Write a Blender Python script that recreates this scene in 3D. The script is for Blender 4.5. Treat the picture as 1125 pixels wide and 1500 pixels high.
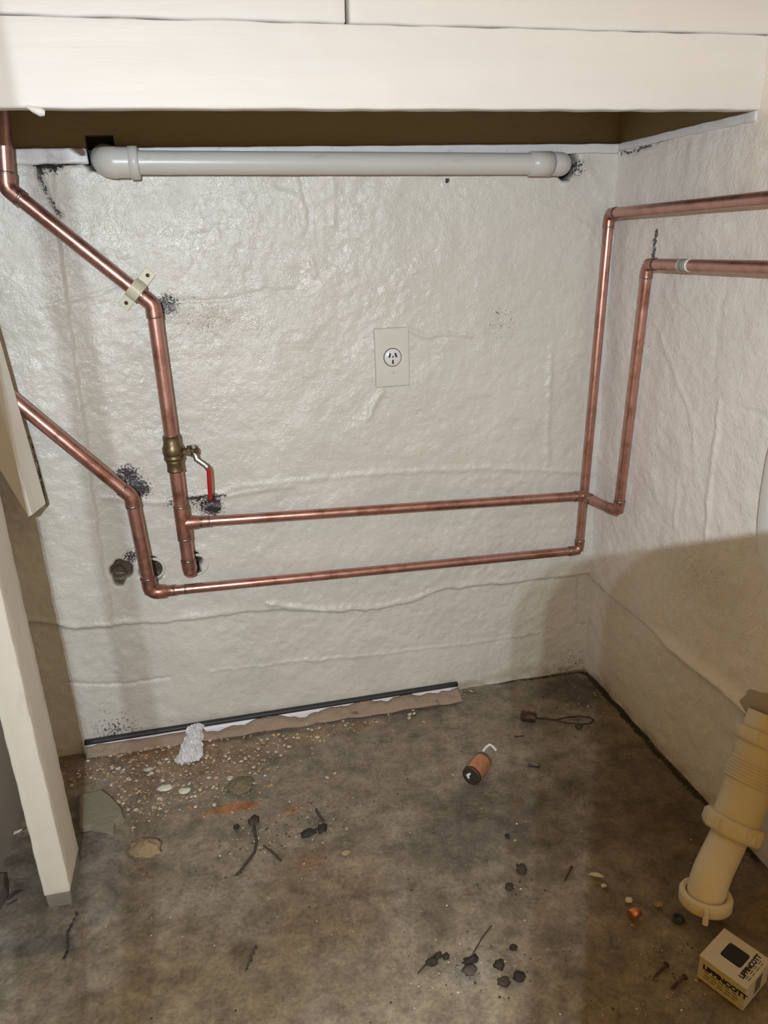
import bpy, bmesh, math, random
import numpy as np
from mathutils import Vector, Matrix, noise as mnoise

for o in list(bpy.data.objects): bpy.data.objects.remove(o)
S = bpy.context.scene
COL = S.collection
random.seed(7)

# ------------------------------------------------------------------ camera
FPX, CX, CY = 1095.0, 562.5, 750.0
RM = np.array([[0.971810524, -0.233512559, -0.032499077],     # camera right
               [-0.110270777, -0.328355202, -0.938095526],    # camera down
               [0.208385846, 0.915234804, -0.344848653]])     # camera forward
CAM = np.array([-0.8228, -1.45, 1.0184])
cd = bpy.data.cameras.new('camera'); cam = bpy.data.objects.new('camera', cd); COL.objects.link(cam)
cd.sensor_width = 36; cd.sensor_fit = 'AUTO'; cd.lens = FPX / 1500 * 36; cd.clip_start = 0.01
m = Matrix.Identity(4)
for i in range(3):
    m[i][0] = RM[0][i]; m[i][1] = -RM[1][i]; m[i][2] = -RM[2][i]; m[i][3] = CAM[i]
cam.matrix_world = m
S.camera = cam

# ------------------------------------------------------------------ world, lamps, exposure
wd = bpy.data.worlds.new('world'); S.world = wd; wd.use_nodes = True
bg = wd.node_tree.nodes['Background']; bg.inputs[0].default_value = (1.0, 0.54, 0.05, 1); bg.inputs[1].default_value = 0.40
def lamp(name, loc, power, rad, color=(0.83, 0.92, 1.0)):
    l = bpy.data.lights.new(name, 'SPOT'); l.energy = power; l.shadow_soft_size = rad; l.color = color
    l.spot_size = math.radians(160); l.spot_blend = 1.0
    o = bpy.data.objects.new(name, l); COL.objects.link(o); o.location = loc
    o.rotation_euler = (Vector((-0.72, -0.2, 0.10)) - Vector(loc)).to_track_quat('-Z', 'Y').to_euler(); return o
# a three-LED hand lamp behind the camera
lamp('led_lamp', (-0.977, -1.76, 1.182), 27.5, 0.0009)
lamp('led_lamp', (-0.963, -1.76, 1.182), 27.5, 0.0009)
lamp('led_lamp', (-0.956, -1.76, 1.182), 27.5, 0.0009)
S.view_settings.view_transform = 'Standard'; S.view_settings.look = 'None'
S.view_settings.exposure = 0; S.view_settings.gamma = 1
S.view_settings.use_curve_mapping = False

# ------------------------------------------------------------------ helpers
def ray(x, y): return RM.T @ np.array([x - CX, y - CY, FPX])
def onY(x, y, Y=0.0):
    r = ray(x, y); return Vector(CAM + r * ((Y - CAM[1]) / r[1]))
def onZ(x, y, Z=0.0):
    r = ray(x, y); return Vector(CAM + r * ((Z - CAM[2]) / r[2]))
def onX(x, y, X=0.0):
    r = ray(x, y); return Vector(CAM + r * ((X - CAM[0]) / r[0]))

def tag(o, label=None, cat=None, group=None, kind=None):
    if label: o['label'] = label
    if cat: o['category'] = cat
    if group: o['group'] = group
    if kind: o['kind'] = kind
    return o
def empty(name, loc=(0, 0, 0)):
    o = bpy.data.objects.new(name, None); COL.objects.link(o); o.location = loc; o.empty_display_size = 0.02; return o

def wloc(p):
    l = p.location.copy()
    while p.parent is not None: p = p.parent; l += p.location
    return l
class MB:
    """collects shapes and links them as one mesh object"""
    def __init__(s): s.v = []; s.f = []; s.sm = []
    def add(s, vs, fs, smooth=True):
        b = len(s.v); s.v += [tuple(v) for v in vs]
        s.f += [tuple(b + i for i in f) for f in fs]; s.sm += [smooth] * len(fs); return s
    def tube(s, pts, r, n=16, cap=True, flat=None):
        pts = [Vector(p) for p in pts]; k = len(pts)
        rs = r if isinstance(r, (list, tuple)) else [r] * k
        vs = []; up = None
        for i in range(k):
            t = (pts[min(i + 1, k - 1)] - pts[max(i - 1, 0)]).normalized()
            if up is None:
                up = Vector((0, 0, 1)) if abs(t.z) < 0.9 else Vector((0, 1, 0))
            a = (up - t * up.dot(t)).normalized(); b = t.cross(a); up = a
            for j in range(n):
                q = 2 * math.pi * j / n
                fa, fb = (1, 1) if flat is None else flat
                vs.append(pts[i] + (a * math.cos(q) * fa + b * math.sin(q) * fb) * rs[i])
        fs = []
        for i in range(k - 1):
            for j in range(n):
                fs.append((i * n + j, i * n + (j + 1) % n, (i + 1) * n + (j + 1) % n, (i + 1) * n + j))
        s.add(vs, fs)
        if cap:
            s.add(vs[:n], [tuple(reversed(range(n)))], False); s.add(vs[-n:], [tuple(range(n))], False)
        return s
    def lathe(s, prof, org, ax, n=24, smooth=True, wob=None):
        """prof: (distance along axis, radius) pairs"""
        org = Vector(org); ax = Vector(ax).normalized()
        u = Vector((0, 0, 1)) if abs(ax.z) < 0.9 else Vector((1, 0, 0))
        a = (u - ax * u.dot(ax)).normalized(); b = ax.cross(a)
        vs = []
        for d, r in prof:
            for j in range(n):
                q = 2 * math.pi * j / n
                rr = r * (wob(q, d) if wob else 1)
                vs.append(org + ax * d + (a * math.cos(q) + b * math.sin(q)) * rr)
        fs = []
        for i in range(len(prof) - 1):
            for j in range(n):
                fs.append((i * n + j, i * n + (j + 1) % n, (i + 1) * n + (j + 1) % n, (i + 1) * n + j))
        s.add(vs, fs, smooth)
        return s
    def box(s, lo, hi, M=None):
        x0, y0, z0 = lo; x1, y1, z1 = hi
        vs = [Vector(p) for p in ((x0, y0, z0), (x1, y0, z0), (x1, y1, z0), (x0, y1, z0), (x0, y0, z1), (x1, y0, z1), (x1, y1, z1), (x0, y1, z1))]
        if M is not None: vs = [M @ v for v in vs]
        return s.add(vs, [(0, 3, 2, 1), (4, 5, 6, 7), (0, 1, 5, 4), (1, 2, 6, 5), (2, 3, 7, 6), (3, 0, 4, 7)], False)
    def prism(s, poly, z0, z1, M=None, taper=1.0):
        """poly in xy, extruded from z0 to z1"""
        n = len(poly); cxx = sum(p[0] for p in poly) / n; cyy = sum(p[1] for p in poly) / n
        vs = [Vector((p[0], p[1], z0)) for p in poly] + [Vector((cxx + (p[0] - cxx) * taper, cyy + (p[1] - cyy) * taper, z1)) for p in poly]
        if M is not None: vs = [M @ v for v in vs]
        return s.add(vs, [tuple(reversed(range(n))), tuple(range(n, 2 * n))] + [(i, (i + 1) % n, n + (i + 1) % n, n + i) for i in range(n)], False)
    def build(s, name, mat, parent=None, bevel=0, seg=2, org=None, fix=True):
        me = bpy.data.meshes.new(name)
        vs = s.v
        if org is None and parent is not None: org = wloc(parent)
        base = Vector(org) if org is not None else Vector((0, 0, 0))
        me.from_pydata([tuple(Vector(v) - base) for v in vs], [], s.f)
        for p, q in zip(me.polygons, s.sm): p.use_smooth = q
        bm = bmesh.new(); bm.from_mesh(me)
        if bevel:
            bmesh.ops.remove_doubles(bm, verts=bm.verts, dist=1e-6)
            bmesh.ops.bevel(bm, geom=[e for e in bm.edges if len(e.link_faces) == 2 and e.calc_face_angle(0) > 0.5], offset=bevel, segments=seg, profile=0.5, affect='EDGES', clamp_overlap=True)
        if fix: bmesh.ops.recalc_face_normals(bm, faces=bm.faces)
        bm.to_mesh(me); bm.free()
        me.materials.append(mat)
        o = bpy.data.objects.new(name, me); COL.objects.link(o)
        if parent is not None: o.parent = parent
        elif org is not None: o.location = base
        return o

# smooth value noise on arrays
_rng = np.random.RandomState(3); _T = _rng.rand(256, 256)
def vn(x, y):
    xi = np.floor(x).astype(int); yi = np.floor(y).astype(int); fx = x - xi; fy = y - yi
    fx = fx * fx * (3 - 2 * fx); fy = fy * fy * (3 - 2 * fy)
    g = lambda a, b: _T[a % 256, b % 256]
    return (g(xi, yi) * (1 - fx) + g(xi + 1, yi) * fx) * (1 - fy) + (g(xi, yi + 1) * (1 - fx) + g(xi + 1, yi + 1) * fx) * fy - 0.5
def fbm(x, y, s, oct=4, gain=0.5):
    t = 0; a = 1
    for k in range(oct): t = t + a * vn(x * s + 17 * k, y * s + 31 * k); s *= 2.03; a *= gain
    return t
def sstep(a, b, x): t = np.clip((x - a) / (b - a), 0, 1); return t * t * (3 - 2 * t)
def pdist(x, y, pl):
    d = np.full(x.shape, 9.0)
    for (ax, ay), (bx, by) in zip(pl[:-1], pl[1:]):
        dx, dy = bx - ax, by - ay; L = dx * dx + dy * dy + 1e-12
        t = np.clip(((x - ax) * dx + (y - ay) * dy) / L, 0, 1)
        d = np.minimum(d, np.hypot(x - ax - t * dx, y - ay - t * dy))
    return d
def grid_object(name, P, attrs, mat, kind='structure', color=None):
    """P: (ny, nx, 3) array of points"""
    ny, nx = P.shape[:2]
    idx = np.arange(ny * nx).reshape(ny, nx)
    q = np.stack([idx[:-1, :-1], idx[:-1, 1:], idx[1:, 1:], idx[1:, :-1]], -1).reshape(-1, 4)
    me = bpy.data.meshes.new(name)
    me.vertices.add(ny * nx); me.vertices.foreach_set('co', P.reshape(-1).astype(np.float32))
    me.loops.add(q.size); me.loops.foreach_set('vertex_index', q.reshape(-1).astype(np.int32))
    me.polygons.add(len(q)); me.polygons.foreach_set('loop_start', np.arange(0, q.size, 4, dtype=np.int32))
    me.polygons.foreach_set('use_smooth', np.ones(len(q), dtype=bool))
    me.update(calc_edges=True)
    for k, v in attrs.items():
        a = me.attributes.new(k, 'FLOAT', 'POINT'); a.data.foreach_set('value', v.reshape(-1).astype(np.float32))
    if color is not None:
        a = me.attributes.new('tint', 'FLOAT_COLOR', 'POINT')
        c4 = np.concatenate([color, np.ones(color.shape[:2] + (1,))], -1); a.data.foreach_set('color', c4.reshape(-1).astype(np.float32))
    me.materials.append(mat); me.validate()
    o = bpy.data.objects.new(name, me); COL.objects.link(o); o['kind'] = kind
    return o

# ------------------------------------------------------------------ materials
MATS = {}
def nodes(name):
    m = bpy.data.materials.new(name); m.use_nodes = True; MATS[name] = m
    nt = m.node_tree; b = nt.nodes['Principled BSDF']
    return m, nt, b
def N(nt, t, **kw):
    n = nt.nodes.new(t)
    for k, v in kw.items():
        if k in ('noise_dimensions', 'operation', 'data_type', 'blend_type', 'attribute_name', 'feature', 'distance'): setattr(n, k, v)
        else: n.inputs[k].default_value = v
    return n
def coords(nt, scale=(1, 1, 1)):
    g = nt.nodes.new('ShaderNodeNewGeometry')
    mp = nt.nodes.new('ShaderNodeMapping'); mp.inputs['Scale'].default_value = scale
    nt.links.new(g.outputs['Position'], mp.inputs['Vector']); return mp.outputs['Vector']
def objcoords(nt, scale=(1, 1, 1)):
    g = nt.nodes.new('ShaderNodeTexCoord')
    mp = nt.nodes.new('ShaderNodeMapping'); mp.inputs['Scale'].default_value = scale
    nt.links.new(g.outputs['Object'], mp.inputs['Vector']); return mp.outputs['Vector']
def noise(nt, vec, scale, detail=3, rough=0.55, dist=0.0):
    n = N(nt, 'ShaderNodeTexNoise', Scale=scale, Detail=detail, Roughness=rough, Distortion=dist); nt.links.new(vec, n.inputs['Vector']); return n.outputs['Fac']
def ramp(nt, fac, stops):
    r = nt.nodes.new('ShaderNodeValToRGB'); e = r.color_ramp.elements
    e[0].position, e[0].color = stops[0][0], (*stops[0][1], 1); e[1].position, e[1].color = stops[-1][0], (*stops[-1][1], 1)
    for p, c in stops[1:-1]:
        q = e.new(p); q.color = (*c, 1)
    nt.links.new(fac, r.inputs['Fac']); return r.outputs['Color']
def math_n(nt, op, a, b=None, clamp=False):
    n = nt.nodes.new('ShaderNodeMath'); n.operation = op; n.use_clamp = clamp
    for i, v in enumerate((a, b)):
        if v is None: continue
        if isinstance(v, (int, float)): n.inputs[i].default_value = v
        else: nt.links.new(v, n.inputs[i])
    return n.outputs[0]
def mix(nt, fac, a, b, mode='MIX'):
    n = nt.nodes.new('ShaderNodeMix'); n.data_type = 'RGBA'; n.blend_type = mode
    for sock, v in ((n.inputs[0], fac), (n.inputs[6], a), (n.inputs[7], b)):
        if isinstance(v, (int, float)): sock.default_value = v
        elif isinstance(v, tuple): sock.default_value = (*v, 1)
        else: nt.links.new(v, sock)
    return n.outputs[2]
def bump(nt, b, hs):
    prev = None
    for h, st, dist in hs:
        n = N(nt, 'ShaderNodeBump', Strength=st, Distance=dist); nt.links.new(h, n.inputs['Height'])
        if prev: nt.links.new(prev, n.inputs['Normal'])
        prev = n.outputs['Normal']
    nt.links.new(prev, b.inputs['Normal'])
def attr(nt, name): 
    a = nt.nodes.new('ShaderNodeAttribute'); a.attribute_name = name; return a

PAINT = (0.69, 0.675, 0.62)
def paint_wall(name, col=PAINT, rough=0.27):
    m, nt, b = nodes(name); v = coords(nt)
    n1 = noise(nt, v, 85, 5, 0.62, 0.3); n2 = noise(nt, v, 260, 3, 0.6); n3 = noise(nt, v, 6, 4); n4 = noise(nt, v, 240, 4, 0.75)
    tone = ramp(nt, n3, [(0.3, (0.93, 0.93, 0.92)), (0.7, (1.03, 1.03, 1.03))])
    c = mix(nt, 1.0, tone, col, 'MULTIPLY')
    yl = attr(nt, 'stain').outputs['Fac']
    c = mix(nt, yl, c, (0.36, 0.27, 0.16))
    sp = math_n(nt, 'SUBTRACT', math_n(nt, 'ADD', attr(nt, 'soot_shade').outputs['Fac'], math_n(nt, 'MULTIPLY', math_n(nt, 'SUBTRACT', n4, 0.5), 2.2)), 0.42)
    sp = math_n(nt, 'MULTIPLY', sp, 5.0, True)
    c = mix(nt, sp, c, (0.035, 0.03, 0.035))
    hl = attr(nt, 'hole').outputs['Fac']
    c = mix(nt, hl, c, (0.045, 0.032, 0.024))
    nt.links.new(c, b.inputs['Base Color'])
    b.inputs['Roughness'].default_value = rough
    rr = ramp(nt, noise(nt, v, 14, 3), [(0.35, (rough - 0.09,) * 3), (0.7, (rough + 0.16,) * 3)]); nt.links.new(rr, b.inputs['Roughness'])
    b.inputs['Specular IOR Level'].default_value = 0.75
    bump(nt, b, [(n1, 0.46, 0.0045), (n2, 0.55, 0.0016)])
    return m
paint_wall('paint_back'); paint_wall('paint_right', (0.84, 0.80, 0.765))

def paint_plain(name, col, rough=0.35, b1=40, bs=0.25, stretch=(1, 1, 1), dirt=0.0):
    m, nt, b = nodes(name); v = coords(nt, stretch)
    n1 = noise(nt, v, b1, 4, 0.6, 0.4); n3 = noise(nt, v, 9, 4)
    tone = ramp(nt, n3, [(0.3, (0.94,) * 3), (0.7, (1.03,) * 3)])
    c = mix(nt, 1.0, tone, col, 'MULTIPLY')
    if dirt:
        d = ramp(nt, noise(nt, v, 35, 4, 0.7), [(0.60, (0, 0, 0)), (0.72, (dirt,) * 3)])
        c = mix(nt, d, c, (0.12, 0.09, 0.06))
    nt.links.new(c, b.inputs['Base Color']); b.inputs['Roughness'].default_value = rough
    bump(nt, b, [(n1, bs, 0.003)]); return m
paint_plain('beam_paint', (0.765, 0.75, 0.725), 0.56, 26, 0.5, (0.16, 1, 1.6))
paint_plain('rim_shade_paint', (0.30, 0.24, 0.12), 0.5, 40, 0.3, (0.3, 1, 1), 0.4)  # cream boards in shadow: the shade is put into this brown
paint_plain('ledge_paint', (0.72, 0.71, 0.72), 0.4, 40, 0.2, (1, 1, 1), 0.3)
paint_plain('post_paint', (0.86, 0.83, 0.745), 0.4, 45, 0.3, (1, 1, 0.3), 0.12)
paint_plain('bare_concrete', (0.26, 0.235, 0.20), 0.9, 120, 0.6, (1, 1, 1), 0.6)
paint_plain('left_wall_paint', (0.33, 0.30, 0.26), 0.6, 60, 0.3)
paint_plain('pvc', (0.66, 0.65, 0.61), 0.32, 60, 0.12, (0.3, 1, 1), 0.15)
paint_plain('pvc_cream', (0.74, 0.66, 0.52), 0.38, 60, 0.08, (1, 1, 1), 0.10)
paint_plain('white_gloss', (0.85, 0.86, 0.85), 0.3, 10, 0.02)
paint_plain('plate_paint', (0.70, 0.69, 0.63), 0.33, 60, 0.12)
paint_plain('socket_white', (0.78, 0.78, 0.80), 0.3, 60, 0.02)
paint_plain('clip_plastic', (0.66, 0.63, 0.47), 0.4, 60, 0.05)
paint_plain('black', (0.008, 0.008, 0.008), 0.7, 60, 0.1)
paint_plain('black_rubber', (0.03, 0.03, 0.032), 0.5, 60, 0.1)
paint_plain('dark_slot', (0.015, 0.013, 0.015), 0.6, 60, 0.05)
paint_plain('red_plastic', (0.42, 0.012, 0.015), 0.3, 60, 0.05)
paint_plain('cove_vinyl', (0.74, 0.74, 0.78), 0.4, 60, 0.1, (1, 1, 1), 0.5)
paint_plain('card_box', (0.62, 0.56, 0.45), 0.55, 60, 0.05, (1, 1, 1))
paint_plain('print_black', (0.015, 0.012, 0.012), 0.6, 60, 0.02)
paint_plain('print_grey', (0.16, 0.13, 0.10), 0.6, 60, 0.02)
paint_plain('plastic_film', (0.72, 0.72, 0.74), 0.35, 90, 0.4)
paint_plain('paint_chip', (0.72, 0.68, 0.58), 0.5, 90, 0.3)
paint_plain('slab_stone', (0.25, 0.22, 0.16), 0.85, 70, 0.9, (1, 1, 1), 0.5)
paint_plain('tan_stone', (0.40, 0.31, 0.19), 0.95, 190, 1.0, (1, 1, 1), 1.0)
paint_plain('moss_stone', (0.20, 0.165, 0.10), 0.95, 160, 1.0, (1, 1, 1), 0.6)
paint_plain('char', (0.035, 0.028, 0.022), 0.8, 160, 0.8)
paint_plain('bark', (0.07, 0.05, 0.035), 0.8, 160, 0.8)
paint_plain('dark_timber', (0.09, 0.075, 0.06), 0.8, 60, 0.5)
paint_plain('smear', (0.36, 0.27, 0.20), 0.9, 130, 1.0, (1, 1, 1), 1.0)
paint_plain('mortar', (0.42, 0.36, 0.26), 0.85, 90, 0.8, (1, 1, 1), 0.4)

def metal(name, col, rough, metallic=1.0, stain=None, nscale=30, stretch=(1, 1, 1)):
    m, nt, b = nodes(name); v = coords(nt, stretch)
    n = noise(nt, v, nscale, 5, 0.65)
    if stain:
        c = ramp(nt, n, [(0.30, stain), (0.52, col), (0.9, col)]); nt.links.new(c, b.inputs['Base Color'])
    else: b.inputs['Base Color'].default_value = (*col, 1)
    b.inputs['Metallic'].default_value = metallic
    r = ramp(nt, noise(nt, v, nscale * 2, 3), [(0.3, (rough * 0.85,) * 3), (0.75, (rough * 1.3,) * 3)]); nt.links.new(r, b.inputs['Roughness'])
    bump(nt, b, [(noise(nt, v, 220, 2), 0.05, 0.001)])
    return m
metal('copper', (0.56, 0.315, 0.275), 0.32, 0.88, (0.34, 0.165, 0.13), 22)
metal('copper_fitting', (0.47, 0.25, 0.205), 0.36, 0.88, (0.25, 0.12, 0.09), 60)
metal('solder', (0.34, 0.27, 0.24), 0.35, 0.9, (0.05, 0.035, 0.03), 160)
metal('brass', (0.21, 0.16, 0.09), 0.42, 0.85, (0.13, 0.09, 0.05), 120)
metal('steel', (0.30, 0.29, 0.275), 0.38, 1.0)
metal('rusty_iron', (0.10, 0.055, 0.035), 0.6, 0.5, (0.03, 0.018, 0.012), 120)
metal('copper_coil', (0.62, 0.30, 0.17), 0.4, 0.6, (0.42, 0.20, 0.11), 120)
metal('bright_copper', (0.80, 0.30, 0.15), 0.3, 0.9)

def floor_mat():
    m, nt, b = nodes('concrete_floor'); v = coords(nt)
    t = attr(nt, 'tint').outputs['Color']
    n1 = noise(nt, v, 26, 6, 0.68, 0.3); n2 = noise(nt, v, 150, 4, 0.7); n3 = noise(nt, v, 9, 5, 0.6, 0.6); n4 = noise(nt, v, 420, 2, 0.6)
    c = mix(nt, 1.0, t, ramp(nt, n1, [(0.28, (0.50, 0.48, 0.45)), (0.5, (0.98, 0.97, 0.95)), (0.72, (1.42, 1.40, 1.34))]), 'MULTIPLY')
    c = mix(nt, 1.0, c, ramp(nt, n2, [(0.30, (0.70, 0.69, 0.67)), (0.6, (1.08, 1.07, 1.05))]), 'MULTIPLY')
    c = mix(nt, 1.0, c, ramp(nt, n3, [(0.32, (0.80, 0.77, 0.72)), (0.7, (1.15, 1.14, 1.12))]), 'MULTIPLY')
    spk = ramp(nt, n4, [(0.70, (0, 0, 0)), (0.76, (1, 1, 1))])
    c = mix(nt, math_n(nt, 'MULTIPLY', spk, 0.55), c, (0.5, 0.45, 0.38))
    sp = math_n(nt, 'MULTIPLY', math_n(nt, 'SUBTRACT', math_n(nt, 'ADD', attr(nt, 'soot_shade').outputs['Fac'], math_n(nt, 'MULTIPLY', math_n(nt, 'SUBTRACT', noise(nt, v, 210, 4, 0.7), 0.5), 2.0)), 0.5), 4.0, True)
    c = mix(nt, sp, c, (0.03, 0.024, 0.02))
    nt.links.new(c, b.inputs['Base Color'])
    rr = ramp(nt, n3, [(0.35, (0.42,) * 3), (0.7, (0.75,) * 3)]); nt.links.new(rr, b.inputs['Roughness'])
    b.inputs['Specular IOR Level'].default_value = 0.35
    bump(nt, b, [(n1, 0.25, 0.004), (n2, 0.5, 0.0015), (n4, 0.3, 0.0008)])
floor_mat()
def crumb_mat(name, stops):
    m, nt, b = nodes(name); a = attr(nt, 'tone').outputs['Fac']
    nt.links.new(ramp(nt, a, stops), b.inputs['Base Color']); b.inputs['Roughness'].default_value = 0.8
crumb_mat('pale_crumb', [(0.0, (0.72, 0.66, 0.55)), (0.35, (0.55, 0.45, 0.32)), (0.6, (0.48, 0.34, 0.2)), (1.0, (0.35, 0.2, 0.11))])
crumb_mat('mixed_crumb', [(0.0, (0.02, 0.016, 0.013)), (0.52, (0.09, 0.065, 0.045)), (0.56, (0.42, 0.34, 0.24)), (1.0, (0.72, 0.66, 0.56))])

# ------------------------------------------------------------------ the setting
XL = -1.2615          # left wall
ZT = 1.173            # top of the walls and underside of the beam
def wxz(pl): return [(onY(*p).x, onY(*p).z) for p in pl]
st = 0.003
xs = np.arange(XL - 0.3, 0.03 + st, st); zs = np.arange(-0.03, ZT + st, st)
GX, GZ = np.meshgrid(xs, zs)
h = 0.006 * fbm(GX, GZ, 2.3, 3) + 0.0038 * fbm(GX, GZ, 14, 3) + 0.0016 * fbm(GX, GZ, 55, 3)
# smoother trowelled areas and rough ones
rough_mask = sstep(-0.1, 0.25, fbm(GX + 3, GZ + 5, 4, 2))
h += 0.0016 * rough_mask * fbm(GX, GZ, 90, 2)
# plaster coat that stops above the footing course
ledge = wxz([(-60, 918), (60, 908), (110, 918), (240, 912), (330, 901), (400, 893), (500, 897), (560, 891), (605, 882), (640, 866), (700, 858), (760, 853), (800, 848), (860, 840)])
lz = np.interp(GX, [p[0] for p in ledge], [p[1] for p in ledge]) + 0.004 * fbm(GX, GZ, 40, 3)
h += 0.0075 * sstep(-0.003, 0.004, GZ - lz) + 0.004 * np.exp(-((GZ - lz - 0.006) / 0.008) ** 2) * (0.4 + vn(GX * 20, GZ * 20))
# left pier, slightly proud, with a ragged edge
pe = wxz([(78, 260), (103, 480), (125, 620), (140, 740), (152, 830), (165, 905)])
px_ = np.interp(GZ, [p[1] for p in pe[::-1]], [p[0] for p in pe[::-1]]) + 0.006 * fbm(GX, GZ, 30, 3)
h += 0.006 * sstep(-0.004, 0.003, px_ - GX) * sstep(-0.01, 0.0, GZ - lz)
soot_shade = np.zeros_like(h); stain = np.zeros_like(h); hole = np.zeros_like(h)
def stroke(pl, amp, w, sharp=1.0):
    global h
    d = pdist(GX + 0.004 * fbm(GX, GZ, 60, 2), GZ + 0.004 * fbm(GZ, GX, 60, 2), wxz(pl)); h += amp * np.exp(-(d / w) ** 2); return d
stroke([(150, 728), (230, 736), (320, 722), (350, 712), (400, 708), (520, 695), (700, 686), (850, 690)], 0.0026, 0.006)
stroke([(300, 731), (400, 714), (430, 712)], 0.003, 0.005)
stroke([(60, 450), (150, 428), (200, 405)], 0.002, 0.003)
stroke([(240, 440), (330, 440), (390, 425), (430, 428)], -0.002, 0.004)
stroke([(438, 256), (450, 300), (455, 330), (446, 348)], -0.003, 0.004)
stroke([(484, 258), (490, 300), (488, 330)], 0.0025, 0.006)
stroke([(455, 380), (462, 402)], 0.003, 0.005)
stroke([(596, 482), (612, 488), (625, 494), (650, 487), (690, 491)], 0.0035, 0.004)
stroke([(560, 575), (546, 595), (538, 612)], 0.0045, 0.006)
stroke([(548, 480), (555, 520), (549, 560)], 0.002, 0.004)
stroke([(806, 520), (803, 580), (800, 680)], 0.003, 0.006)
stroke([(690, 250), (860, 330), (890, 380)], 0.0012, 0.004)
stroke([(392, 882), (430, 888), (480, 894)], 0.004, 0.005)
stroke([(310, 985), (430, 970), (550, 960), (680, 945), (790, 928)], 0.002, 0.003)
stroke([(100, 1000), (180, 1004), (250, 994)], -0.003, 0.003)
stroke([(336, 985), (340, 1030)], -0.002, 0.003)
stroke([(225, 910), (228, 960)], 0.002, 0.006)
stroke([(848, 850), (848, 915), (858, 917)], -0.004, 0.003)
stroke([(830, 270), (855, 240), (885, 290)], 0.003, 0.012)
d = stroke([(55, 235), (62, 270), (78, 300), (90, 318)], -0.006, 0.004); soot_shade += 0.75 * np.exp(-(d / 0.004) ** 2)
d = stroke([(20, 238), (60, 240), (120, 240)], -0.006, 0.003); soot_shade += 0.85 * np.exp(-(d / 0.003) ** 2)
d = stroke([(45, 640), (58, 690), (68, 738)], -0.005, 0.003); soot_shade += 0.7 * np.exp(-(d / 0.003) ** 2)  # shadow of the gap behind the brace, painted as a dark line
d = stroke([(260, 728), (300, 728), (330, 725)], -0.002, 0.002); soot_shade += 0.6 * np.exp(-(d / 0.003) ** 2)
for x in np.linspace(0.06, 1.2, 16): pass
for cx_, cy_, rr, a in [(244, 446, 15, 0.75), (186, 695, 17, 0.85), (207, 716, 15, 0.9), (314, 742, 15, 0.9), (255, 638, 14, 0.45), (192, 815, 13, 0.75), (250, 735, 14, 0.45), (290, 735, 22, 0.45), (655, 265, 4, 1.0), (300, 470, 45, 0.28), (540, 440, 260, 0.05), (845, 245, 14, 0.6), (170, 1075, 45, 0.5), (840, 985, 60, 0.4), (735, 470, 40, 0.25), (75, 240, 14, 0.9)]:
    p = onY(cx_, cy_); r = rr / 760
    dd = np.hypot(GX - p.x, GZ - p.z) / r
    soot_shade += a * np.exp(-dd ** 2 * 0.9)
# bare brown patch, and the holes round the pipes
def punch(x, y, rx, rz, depth, hv, sv=0.0):
    global h, hole, stain
    p = onY(x, y); q = np.hypot((GX - p.x) / (rx / 760), (GZ - p.z) / (rz / 760)) + 0.35 * fbm(GX, GZ, 60, 3)
    mk = 1 - sstep(0.85, 1.05, q); h -= depth * mk; hole = np.maximum(hole, hv * mk); stain = np.maximum(stain, sv * mk)
punch(176, 834, 18, 16, 0.009, 0.90, 0.9); punch(174, 843, 11, 17, 0.004, 0.90, 0.9)
punch(222, 834, 17, 22, 0.020, 0.97)
punch(281, 826, 16, 20, 0.020, 0.97)
punch(828, 240, 18, 21, 0.03, 1.0)
punch(145, 222, 22, 26, 0.03, 1.0)
stain += 0.55 * np.exp(-((GZ - 0.012) / 0.02) ** 2) * sstep(-0.2, 0.3, fbm(GX, GZ, 25, 3))
p = onY(295, 470); stain += 0.22 * np.exp(-((GX - p.x) / 0.07) ** 2 - ((GZ - p.z) / 0.025) ** 2)
p = onY(20, 740); stain += 0.5 * np.exp(-((GX - p.x) / 0.05) ** 2 - ((GZ - p.z) / 0.07) ** 2)  # brace's shadow on the rough wall, put into the stain colour
p = onY(20, 740); h += 0.010 * fbm(GX, GZ, 45, 3) * np.exp(-((GX - p.x) / 0.06) ** 2 - ((GZ - p.z) / 0.08) ** 2)
h -= 0.004
grid_object('wall_back', np.stack([GX, -h, GZ], -1), {'soot_shade': soot_shade, 'stain': np.clip(stain, 0, 1), 'hole': hole}, MATS['paint_back'])

# right wall
st = 0.0045
ys = np.arange(-1.7, 0.04, st); zs = np.arange(-0.03, 1.62, st)
GY, GZ2 = np.meshgrid(ys, zs)
h2 = 0.005 * fbm(GY, GZ2, 2.1, 3) + 0.0036 * fbm(GY + 9, GZ2, 13, 3) + 0.0016 * fbm(GY + 4, GZ2, 55, 3)
soot2 = np.zeros_like(h2); st2 = np.zeros_like(h2); hole2 = np.zeros_like(h2)
def wyz(pl): return [(onX(*p).y, onX(*p).z) for p in pl]
def stroke2(pl, amp, w):
    global h2
    d = pdist(GY + 0.004 * fbm(GY, GZ2, 60, 2), GZ2 + 0.004 * fbm(GZ2, GY, 60, 2), wyz(pl)); h2 += amp * np.exp(-(d / w) ** 2); return d
lz2 = 0.248 + 0.008 * fbm(GY, GZ2, 9, 3)
h2 += 0.007 * sstep(-0.004, 0.006, GZ2 - lz2)
h2 += 0.011 * np.exp(-((GZ2 - lz2 - 0.004) / 0.012) ** 2) * sstep(-0.24, -0.34, GY)
stroke2([(1055, 590), (1048, 640), (1040, 720), (1035, 790)], 0.0035, 0.005)
stroke2([(960, 470), (1010, 600), (1020, 660)], 0.0015, 0.005)
stroke2([(1075, 395), (1055, 450), (1045, 560)], -0.0012, 0.008)
stroke2([(995, 700), (990, 770)], 0.002, 0.004)
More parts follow.
